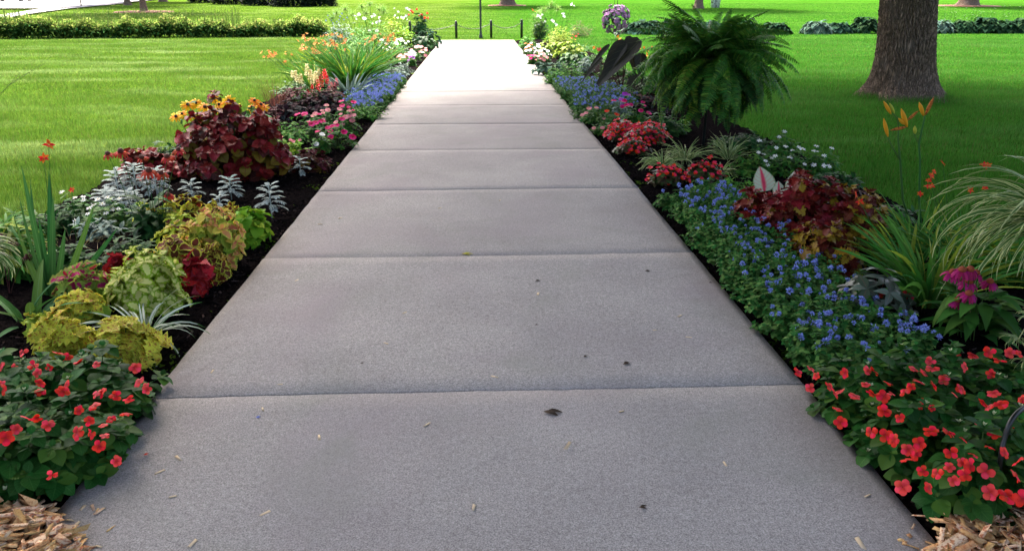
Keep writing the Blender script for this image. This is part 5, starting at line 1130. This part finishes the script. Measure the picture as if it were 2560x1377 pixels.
for k, (px, py, w_, mt, lab) in enumerate([(1640, 235, 110, m_grnd, 'dark low foliage at the lawn edge between elephant ear and fern'), (1600, 215, 110, m_grnd, 'dark green growth behind the black elephant ear'), (1540, 190, 90, m_grn, 'mid green growth at the lawn side of the red lily'), (1480, 160, 80, m_grn, 'mid green growth behind the dark hosta of the far right bed'), (1450, 130, 70, m_grn, 'green growth at the lawn edge behind the gold hosta'), (1500, 225, 100, m_grnd, 'dark green growth left of the elephant ear stems'), (1560, 262, 100, m_grn, 'green plants just below the elephant ear stems'), (1650, 330, 90, m_grnd, 'dark green plant between the petunias and the fern'), (1870, 380, 130, m_grnd, 'dark green low edging plant right of the fern at the lawn'), (2090, 470, 150, m_grnd, 'dark green low edging plant right of the white zinnias'), (2210, 560, 150, m_grnd, 'dark green low plant at the foot of the tall orange lily')]):
    filler(lab, px, py, w_, .2 if py < 400 else .12, mt, 140 + k, n=60, L=.08, W=.016)
# ---- tall fern on a pole
gx = G(1757, 372, -.02); Yf = gx.y; t = thing('fern_planter', 'huge dark green fern spilling from a pot on a black pole', 'fern', gx)
pc = np.array(AT(1778, 170, Yf) - gx); ph = pc[2]
mesh_obj('pole', [tube([(0, 0, -.1), (0.0, 0, ph * .6), (pc[0], 0, ph - .12)], .016, m_blk, 12), lathe([(.001, ph - .14), (.10, ph - .13), (.10, ph - .12), (.001, ph - .11)], m_blk, 16, (pc[0], 0, 0))], t, smooth=True)
mesh_obj('pot', [lathe([(.001, ph - .12), (.12, ph - .12), (.17, ph + .08), (.185, ph + .08), (.185, ph + .11), (.16, ph + .11), (.001, ph + .05)], plain('fern pot', (.03, .028, .025), .6), 24, (pc[0], 0, 0))], t, smooth=True)
m_fern = leafmat('fern green', (.042, .135, .018), alt=(.07, .18, .022), altp=.25, var=.4, hue=.02, trans=.28, rough=.5)
m_fern2 = leafmat('fern yellow green', (.085, .19, .015), alt=(.12, .23, .025), altp=.3, var=.4, trans=.3)
m_fern3 = leafmat('fern deep green', (.018, .07, .012), alt=(.022, .075, .012), altp=.3, var=.4, trans=.25)
def fronds(n, seed, pit, L, bend, mf=None):
    mf = mf or m_fern
    r = rng_(seed); a = np.arange(n) * 2.39996 + r.normal(0, .2, n); pt = pit(r, n); Lf = L(r, n); bd = bend(r, n)
    S = 38; s = np.linspace(0, 1, S); V = []; B, Hh_, U_, LL = [], [], [], []
    tl = r.normal(0, .5, n)
    ang = pt[:, None] - bd[:, None] * s[None] ** .8
    ang = np.maximum(ang, -1.48)
    hx_ = np.cumsum(np.cos(ang), 1) * Lf[:, None] / S; hz = np.cumsum(np.sin(ang), 1) * Lf[:, None] / S
    az = a[:, None] + tl[:, None] * s[None]; rr = .06 + hx_
    P_ = np.stack([np.cos(az) * rr, np.sin(az) * rr, hz], -1) + np.array([pc[0], 0, ph + .06])
    Tn = norm(np.gradient(P_, axis=1)); hd = np.stack([-np.sin(az), np.cos(az), 0 * az], -1); No = norm(np.cross(Tn, hd)); No = np.where(No[..., 2:3] < 0, No, No); Sd = norm(np.cross(No, Tn))
    ro = r.uniform(-.9, .9, n)[:, None, None]; Sd, No = Sd * np.cos(ro) + No * np.sin(ro), No * np.cos(ro) - Sd * np.sin(ro)
    parts = []
    prof = np.sin(np.pi * np.clip(s * .93 + .09, 0, 1)) ** .55
    for sg in (-1, 1):
        k = slice(3, S); B.append(P_[:, k].reshape(-1, 3)); hh_ = norm(Sd[:, k] * sg + Tn[:, k] * .25 + r.normal(0, .06, (n, S - 3, 3))); Hh_.append(hh_.reshape(-1, 3)); U_.append((No[:, k]).reshape(-1, 3))
        LL.append((np.broadcast_to(prof[None, k], (n, S - 3)) * .09 * r.uniform(.8, 1.1, (n, S - 3)) * np.clip(Lf[:, None] / .8, .6, 1.15)).ravel())
    Bc, Hc_, Uc, Lc = map(np.concatenate, (B, Hh_, U_, LL))
    kk = Bc[:, 2] > .20
    parts.append(ribF(Bc[kk], Hc_[kk], Uc[kk], Lc[kk], .0085, .6 + 0 * Lc[kk], [.7, 1, .8, .15], mf, cols=2))
    # rachis
    parts.append(ribF(P_[:, 0], Tn[:, 0], No[:, 0], .01, .002, 0, [1, 1], m_stem, cols=2))
    W_ = .0022; R0 = P_ - Sd * W_; R1 = P_ + Sd * W_; VV = np.stack([R0, R1], 2).reshape(-1, 3)
    i = (np.arange(n)[:, None] * S + np.arange(S - 1)[None]).ravel() * 2; parts.append((VV, np.stack([i, i + 1, i + 3, i + 2], -1), np.full((len(VV), 2), .5), m_stem))
    return parts
F1 = fronds(110, 1, lambda r, n: r.uniform(.7, 1.5, n), lambda r, n: r.uniform(.6, .92, n), lambda r, n: r.uniform(.7, 1.9, n))
F2 = fronds(85, 2, lambda r, n: r.uniform(.1, .9, n), lambda r, n: r.uniform(.7, 1.0, n), lambda r, n: r.uniform(1.2, 2.4, n))
F3 = fronds(50, 3, lambda r, n: r.uniform(-.2, .6, n), lambda r, n: r.uniform(.55, .85, n), lambda r, n: r.uniform(1.2, 2.2, n), m_fern2) + fronds(110, 4, lambda r, n: r.uniform(-.5, .3, n), lambda r, n: r.uniform(.45, .8, n), lambda r, n: r.uniform(1.2, 2.2, n), m_fern3)
mesh_obj('fronds', F1 + F2 + F3, t)

# begonias, petunias near the pole
def begonia(label, px, py, wpx, hm, seed, n=60, nf=110, leaf=m_begl):
    t = thing('begonia', label, 'begonia', G(px, py, -.02), 'red begonia mounds'); r = rng_(5200 + seed); Rr = wpx / 2 / ppm(py) - .02
    p, nn = dome(n, Rr, Rr * .8, hm, r, jit=.12); mesh_obj('foliage', [rosettes(p, nn, 4, .038, .017, .2, .7, P_HEART, leaf, r), rosettes(p * .8, nn, 4, .045, .02, 0, .7, P_HEART, leaf, r), stems((0, 0, 0), p, .003, m_stemd)], t)
    q, qn = dome(int(nf), Rr * 1.03, Rr * .86, hm + .02, r, low=.12, jit=.1); flowers_on(t, 'begonia', (c_red,), q, qn + np.array([0, -.3, .2]), r, 1.55, var=.2)
begonia('bright red begonia mound at the walk side below the pink petunias, right one', 1615, 362, 120, .23, 1)
begonia('bright red begonia mound nearest the walk below the pink petunias', 1555, 352, 95, .20, 2)
begonia('red begonia on the left front of the bright pair, half in dark leaves', 1580, 385, 90, .15, 3, nf=50)
begonia('dark leaved red begonia between the striped grasses and blue ageratum, left one', 1665, 460, 110, .15, 4, nf=34)
begonia('dark leaved red begonia between the striped grasses and blue ageratum, right one', 1760, 455, 110, .17, 5, nf=34)
for k, (px, py, w_, hm, fm, nf, lab) in enumerate([(1490, 310, 85, .2, (c_lpink,), 5, 'pale salmon petunia at the right walk edge by the blue patch'), (1550, 300, 80, .25, (c_pink,), 8, 'hot pink petunia behind the bright red begonias'), (1590, 312, 80, .22, (c_pink,), 5, 'hot pink petunia right of the first one, near the fern'), (1560, 290, 50, .26, (c_purp,), 4, 'purple petunia behind the hot pink ones'), (1530, 322, 80, .2, (c_red,), 3, 'single rose red petunia in front of the hot pink ones'), (1510, 335, 90, .14, (c_lpink,), 4, 'low faded petunia at the walk edge left of the red begonias')]):
    filler(lab, px, py, w_, hm, m_grn if k != 1 else m_grey, 90 + k, n=34, L=.045, W=.017, fl=fm, nf=nf, kind='petunia', sc=.95, name='petunia_plant', cat='petunia', group='petunias of the right bed')
spider('green and cream striped grass at the walk side of the fern pole, left one', 1655, 418, 60, .33, .0085, 11, 'striped_grass', m_var, 1.25, 2.0, 'striped grass', 'striped grasses around the fern pole')
spider('striped grass right in front of the fern pole', 1712, 408, 70, .36, .008, 12, 'striped_grass', m_var, 1.35, 1.7, 'striped grass', 'striped grasses around the fern pole')
spider('striped grass right of the fern pole', 1820, 405, 60, .36, .0075, 13, 'striped_grass', m_var, 1.45, 1.2, 'striped grass', 'striped grasses around the fern pole')
spider('striped grass behind the right dark red begonia', 1800, 440, 60, .32, .0075, 14, 'striped_grass', m_var, 1.2, 2.0, 'striped grass', 'striped grasses around the fern pole')
filler('low green plants around the foot of the fern pole', 1830, 372, 120, .13, m_grn, 95, n=50, L=.07, W=.010, prof=P_BLADE)
filler('dark green undergrowth left of the fern pole', 1670, 345, 80, .22, m_grnd, 88, n=60, L=.08, W=.015)
filler('fine pale stemmed plant under the left side of the fern', 1700, 335, 70, .18, m_fine, 89, n=40, L=.06, W=.008)
# white zinnias
def starfill(lab, px, py, w_, hm, nf, seed): return filler(lab, px, py, w_, hm, m_grn, seed, n=60, L=.06, W=.011, fl=(c_white, m_yc), nf=max(3, int(nf * .6)), sc=.8, name='white_zinnia', cat='zinnia', group='white star zinnias')
starfill('white star zinnia nearest the striped grasses', 1880, 445, 130, .24, 9, 96)
starfill('white star zinnia behind the caladium, middle of the patch', 1965, 445, 150, .25, 16, 97)
starfill('white star zinnia at the right end of the patch by the burgundy coleus', 2040, 445, 120, .22, 12, 98)
starfill('white star zinnia at the lawn side behind the others', 1950, 405, 110, .25, 5, 99)
filler('plain green undergrowth between striped grass and ageratum', 1830, 500, 150, .17, m_fine, 101, n=80, L=.035, W=.010)
# caladium
gx = G(1925, 505, -.02); t = thing('caladium', 'white caladium leaves with pink veins behind the burgundy coleus', 'caladium', gx)
for (bx, by), (tx, ty), wd, off in [((1912, 478), (1905, 418), .066, 0), ((1970, 480), (1992, 428), .036, .1), ((1945, 490), (1950, 452), .04, -.02), ((1885, 500), (1870, 465), .05, 0)]:
    a = np.array(AT(bx, by, gx.y + off) - gx); b_ = np.array(AT(tx, ty, gx.y + off + .06) - gx); L_ = np.linalg.norm(b_ - a); h_ = (b_ - a) / L_
    mesh_obj('leaf', [ribF(a[None], h_[None], np.array([[0, -1.0, .3]]), L_ * 1.1, wd * 1.35, .5, [.5, .95, 1.05, 1.0, .85, .62, .35, .03], m_cal, fold=.18, cols=5)], t)
    mesh_obj('leaf_stem', [tube([(0, 0, 0), a * .6, a], .004, m_stem, 6)], t)
# burgundy coleus mass right
coleus('burgundy and gold coleus mound at the back of the right bed, widest, below the caladium', 2005, 610, 260, .42, m_burg, m_burgg, n=100, L=.08, W=.036, prof=P_LOB, seed=40, group='burgundy coleus of the right bed')
coleus('burgundy coleus wing nearest the blue ageratum, left of the main mound', 1885, 585, 150, .27, m_burg, m_burgg, n=26, L=.09, W=.04, prof=P_SER, seed=41, group='burgundy coleus of the right bed')
coleus('gold lobed coleus right of the main burgundy mound, above the green blades', 2125, 625, 190, .40, m_burgg, m_burgg, n=66, L=.08, W=.036, prof=P_LOB, seed=42, group='burgundy coleus of the right bed')
coleus('front gold and burgundy lobed coleus just above the blue ageratum', 2060, 690, 190, .30, m_burgg, m_burgg, n=46, L=.085, W=.04, prof=P_LOB, seed=43, group='burgundy coleus of the right bed')
# new guinea impatiens, blades, coneflowers
gx = G(2165, 800, -.02); t = thing('guinea_impatiens', 'glossy bronze green pointed-leaved plant between ageratum and blades', 'impatiens', gx, 'glossy dark impatiens'); r = rng_(66)
p, nn = dome(20, .16, .14, .26, r); mesh_obj('foliage', [rosettes(p, nn, 5, .10, .022, .15, .7, P_LAN, m_nimp, r), stems((0, 0, 0), p, .004, m_stemd)], t)
flowers_on(t, 'impatiens', (c_red,), np.array([np.array(AT(2203, 733, gx.y) - gx)]), [(0.2, -1, .4)], r, .9)
gx = G(2245, 790, -.02); t = thing('guinea_impatiens', 'smaller dark impatiens with red flowers right of the glossy one', 'impatiens', gx, 'glossy dark impatiens')
p, nn = dome(7, .06, .06, .16, r); mesh_obj('foliage', [rosettes(p, nn, 5, .08, .017, .15, .7, P_LAN, m_nimp, r), stems((0, 0, 0), p, .004, m_stemd)], t)
flowers_on(t, 'impatiens', (c_red,), np.array([np.array(AT(a, b_, gx.y) - gx) for a, b_ in [(2262, 738), (2275, 742), (2268, 755)]]), [(0.2, -1, .6)] * 3, r, .85)
def bladec(label, px, py, n, L, W, seed, bend=1.0, pj=.3, mat=None):
    t = thing('lily_clump', label, 'lily foliage', G(px, py, -.02), 'green bladed clumps of the right bed'); r = rng_(9300 + seed)
    mesh_obj('foliage', [blade_clump(n, L, W, 3, bend, mat or m_irisg, r, .07, pitch=1.35, pj=pj, fold=.35)], t); return t
bladec('broad green bladed clump in front of the oak lawn, behind the magenta coneflowers', 2320, 770, 100, .56, .013, 1)
bladec('green bladed clump left of the large one, leaning over the bare soil', 2270, 720, 70, .5, .013, 2, pj=.5)
bladec('green bladed clump at the lawn side under the orange lilies', 2290, 640, 90, .48, .008, 3)
bladec('fine green bladed clump between the lilies and the right frame edge', 2400, 690, 110, .5, .009, 4)
bladec('green bladed clump deep at the right frame edge behind the striped plant', 2530, 720, 110, .5, .010, 5)
# tall orange lily with buds
gx = G(2290, 600, -.02); t = thing('orange_lily', 'tall orange lily with pointed buds and wilted blooms in front of the oak trunk', 'lily', gx); r = rng_(67)
def lp(a, b_, dy=0): return np.array(AT(a, b_, gx.y + dy) - gx)
st = [tube([(0, 0, 0), lp(2257, 500), lp(2250, 400), lp(2245, 345), lp(2247, 320)], [.007, .0065, .006, .005, .004], m_stem, 6), tube([lp(2250, 400), lp(2232, 370), lp(2220, 345)], [.0045, .004, .0035], m_stem, 6), tube([lp(2247, 325), lp(2243, 295), lp(2232, 285)], [.0045, .004, .0035], m_stem, 6),
      tube([(.04, 0, 0), lp(2298, 500), lp(2300, 400), lp(2297, 360), lp(2308, 310), lp(2312, 290)], [.007, .0065, .006, .006, .005, .004], m_stem, 6), tube([lp(2297, 360), lp(2285, 335)], .0025, m_stem, 6)]
mesh_obj('stems', st, t)
def bud(a, b_, w_, mat, name='bud'):
    A_, B_ = lp(*a), lp(*b_); f = np.linspace(0, 1, 7)[:, None]; mesh_obj(name, [tube(A_ + (B_ - A_) * f, np.array([.25, .7, .95, 1, .9, .6, .12]) * w_, mat, 8)], t, smooth=True)
m_bo = leafmat('orange lily bud', (.72, .30, .02), var=.1, trans=.15); m_bg = leafmat('yellow green lily bud', (.42, .42, .05), var=.1, trans=.15); m_wl = leafmat('wilted brown orange petal', (.50, .15, .03), spot=(.22, .04, .02), var=.2, trans=.2)
bud((2220, 342), (2209, 296), .013, m_bo); bud((2228, 286), (2209, 253), .012, m_bo); bud((2236, 284), (2224, 258), .010, m_bg); bud((2268, 318), (2253, 272), .016, m_bo); bud((2262, 312), (2246, 296), .011, m_bo)
bud((2309, 290), (2298, 256), .014, m_bo); bud((2313, 288), (2335, 243), .012, m_wl, 'wilted_bloom'); bud((2266, 318), (2226, 326), .011, m_wl, 'wilted_bloom'); bud((2268, 302), (2296, 277), .010, m_wl, 'wilted_bloom'); bud((2288, 335), (2287, 315), .012, m_bg)
# small orange stars around
lilies('thin stalked small orange lilies left of the striped plant, right of the tall lily', (2400, 640), [(2328, 440), (2335, 430), (2322, 452), (2330, 465), (2318, 467), (2460, 412), (2470, 415), (2462, 470), (2356, 408), (2300, 485), (2425, 475)], 60, c_rorg, 'small_lily', 1.05, 30, .3, 'orange_star_lily', .002, jy=.2)
lilies('single small orange star flower in front of the burgundy coleus', (2250, 680), [(2139, 487), (2150, 505)], 61, c_rorg, 'small_lily', 1.0, 8, .3, 'orange_star_lily', .002)
# magenta coneflowers
gx = G(2425, 855, -.02); t = thing('coneflower', 'magenta coneflowers above big green leaves at the right, behind the coral mass', 'coneflower', gx); r = rng_(68); base, tips = [], []
for px, py in [(2382, 682), (2405, 676), (2425, 675), (2440, 683), (2422, 705), (2475, 705), (2422, 735), (2392, 752)]:
    p = AT(px, py, gx.y + r.uniform(-.05, .1)) - gx; daisy(t, p, (r.normal(0, .1), -.2, 1), c_mag, m_oran, r, .045, 15, 1.1, .02, .018, -.25); tips.append(p); base.append(np.array([p.x * .3, r.normal(0, .03), 0]))
mesh_obj('stems', arc_stems(base, tips, .003, m_stem), t)
n = 70; a = r.uniform(0, 6.28, n); z = r.uniform(.04, .25, n)
mesh_obj('foliage', [rib(np.stack([np.cos(a) * .07, np.sin(a) * .07, z], 1), a, r.normal(.4, .35, n), r.uniform(.12, .22, n), .032, 1.2, P_LAN, m_grn, rng=r, ruf=.05, fold=.2)], t)

# ================================================================ LITTER ON THE WALK
m_spl = leafmat('pale wood splinter', (.55, .42, .28), alt=(.42, .24, .12), altp=.4, var=.3, trans=0, rough=.8)
m_dl = leafmat('dry brown leaf scrap', (.07, .045, .03), var=.4, trans=0, rough=.8)
lit = [(657, 1022, 14, .6), (798, 1090, 20, .1), (446, 1145, 22, -.8), (400, 1178, 20, .1), (432, 1240, 12, 1.2), (662, 1281, 24, -.3), (1184, 1268, 20, .1), (206, 1267, 14, 1.5), (1812, 1157, 16, .8), (2152, 1357, 34, 0), (2168, 1239, 16, .9), (1237, 941, 14, .3), (966, 858, 12, 0), (1474, 832, 50, -.2), (1345, 735, 12, .3), (1012, 781, 8, 1), (742, 700, 10, .2), (1520, 690, 14, 0), (1722, 842, 12, .5), (1068, 1060, 20, 1.1), (482, 1356, 26, .1), (247, 1365, 14, .9), (1420, 1118, 22, 1), (1553, 1028, 10, .3), (530, 928, 14, 0), (700, 960, 10, .6), (150, 1290, 20, .4), (190, 1310, 18, .2), (175, 1300, 16, 1.4), (1638, 825, 8, .2), (800, 560, 9, .2), (1100, 520, 8, .9), (850, 545, 8, .1), (1250, 500, 7, .5), (1700, 790, 12, .3)]
r = rng_(88)
for k, (px, py, lpx, a) in enumerate(lit):
    s = ppm(py) * 1.0; L_ = max(.014, 1.25 * lpx / s); g = G(px, py, .003)
    V, F, U, m = shards(1, np.zeros((1, 2)), 0, (L_, L_), (L_ * .15 + .002, L_ * .22 + .003), (.002, .003), m_spl, r, .05)
    o = mesh_obj('wood_splinter', [(V, F, U, m)], loc=g); o.rotation_euler[2] = a; tag(o, 'small pale wood splinter lying loose on the concrete walk', 'wood chip', 'wood splinters scattered on the walk')
for k, (px, py, lpx, lab) in enumerate([(1380, 1033, 44, 'long dark twig-like scrap on the nearest slab'), (1568, 909, 22, 'curled brown leaf scrap on the second slab, right half'), (1464, 891, 12, 'small dark leaf crumb above the curled brown scrap'), (1619, 678, 14, 'dark leaf scrap on the walk at the foot of the third joint, right side'), (1166, 636, 26, 'greenish leaf scrap lying on the middle joint'), (1345, 702, 14, 'small brown leaf scrap below the middle joint'), (1777, 707, 10, 'brown crumb near the right edge of the walk beside the ageratum'), (1648, 500, 12, 'brown crumb by the right edge beside the first ageratum'), (1608, 1268, 20, 'dark damp smudge-like leaf scrap near the front right'), (1342, 812, 9, 'tiny brown crumb in the middle of the second slab'), (905, 908, 9, 'tiny brown crumb left of centre on the second slab'), (365, 1136, 12, 'small fallen crimson petal beside the left impatiens'), (645, 1043, 12, 'small bluish petal scrap on the nearest slab')]):
    s = ppm(py); L_ = lpx / s; g = G(px, py, .004); n = 1
    mt = m_dl if k not in (4, 11, 12) else (m_gold if k == 4 else c_red if k == 11 else c_blue)
    o = mesh_obj('leaf_scrap', [rib(np.array([[-L_ / 2, 0, 0], [-L_ / 3, .002, .001]]), [0, .5], .15, L_, L_ * .22, .5, P_LAN, mt, fold=.3)], loc=g); o.rotation_euler[2] = r.uniform(-.5, .5); tag(o, lab, 'leaf scrap')
print('objects', len(bpy.data.objects))
for o_ in scn.objects:
    if 'label' in o_ and not (4 <= len(o_['label'].split()) <= 16): print('LABEL', len(o_['label'].split()), o_['label'])
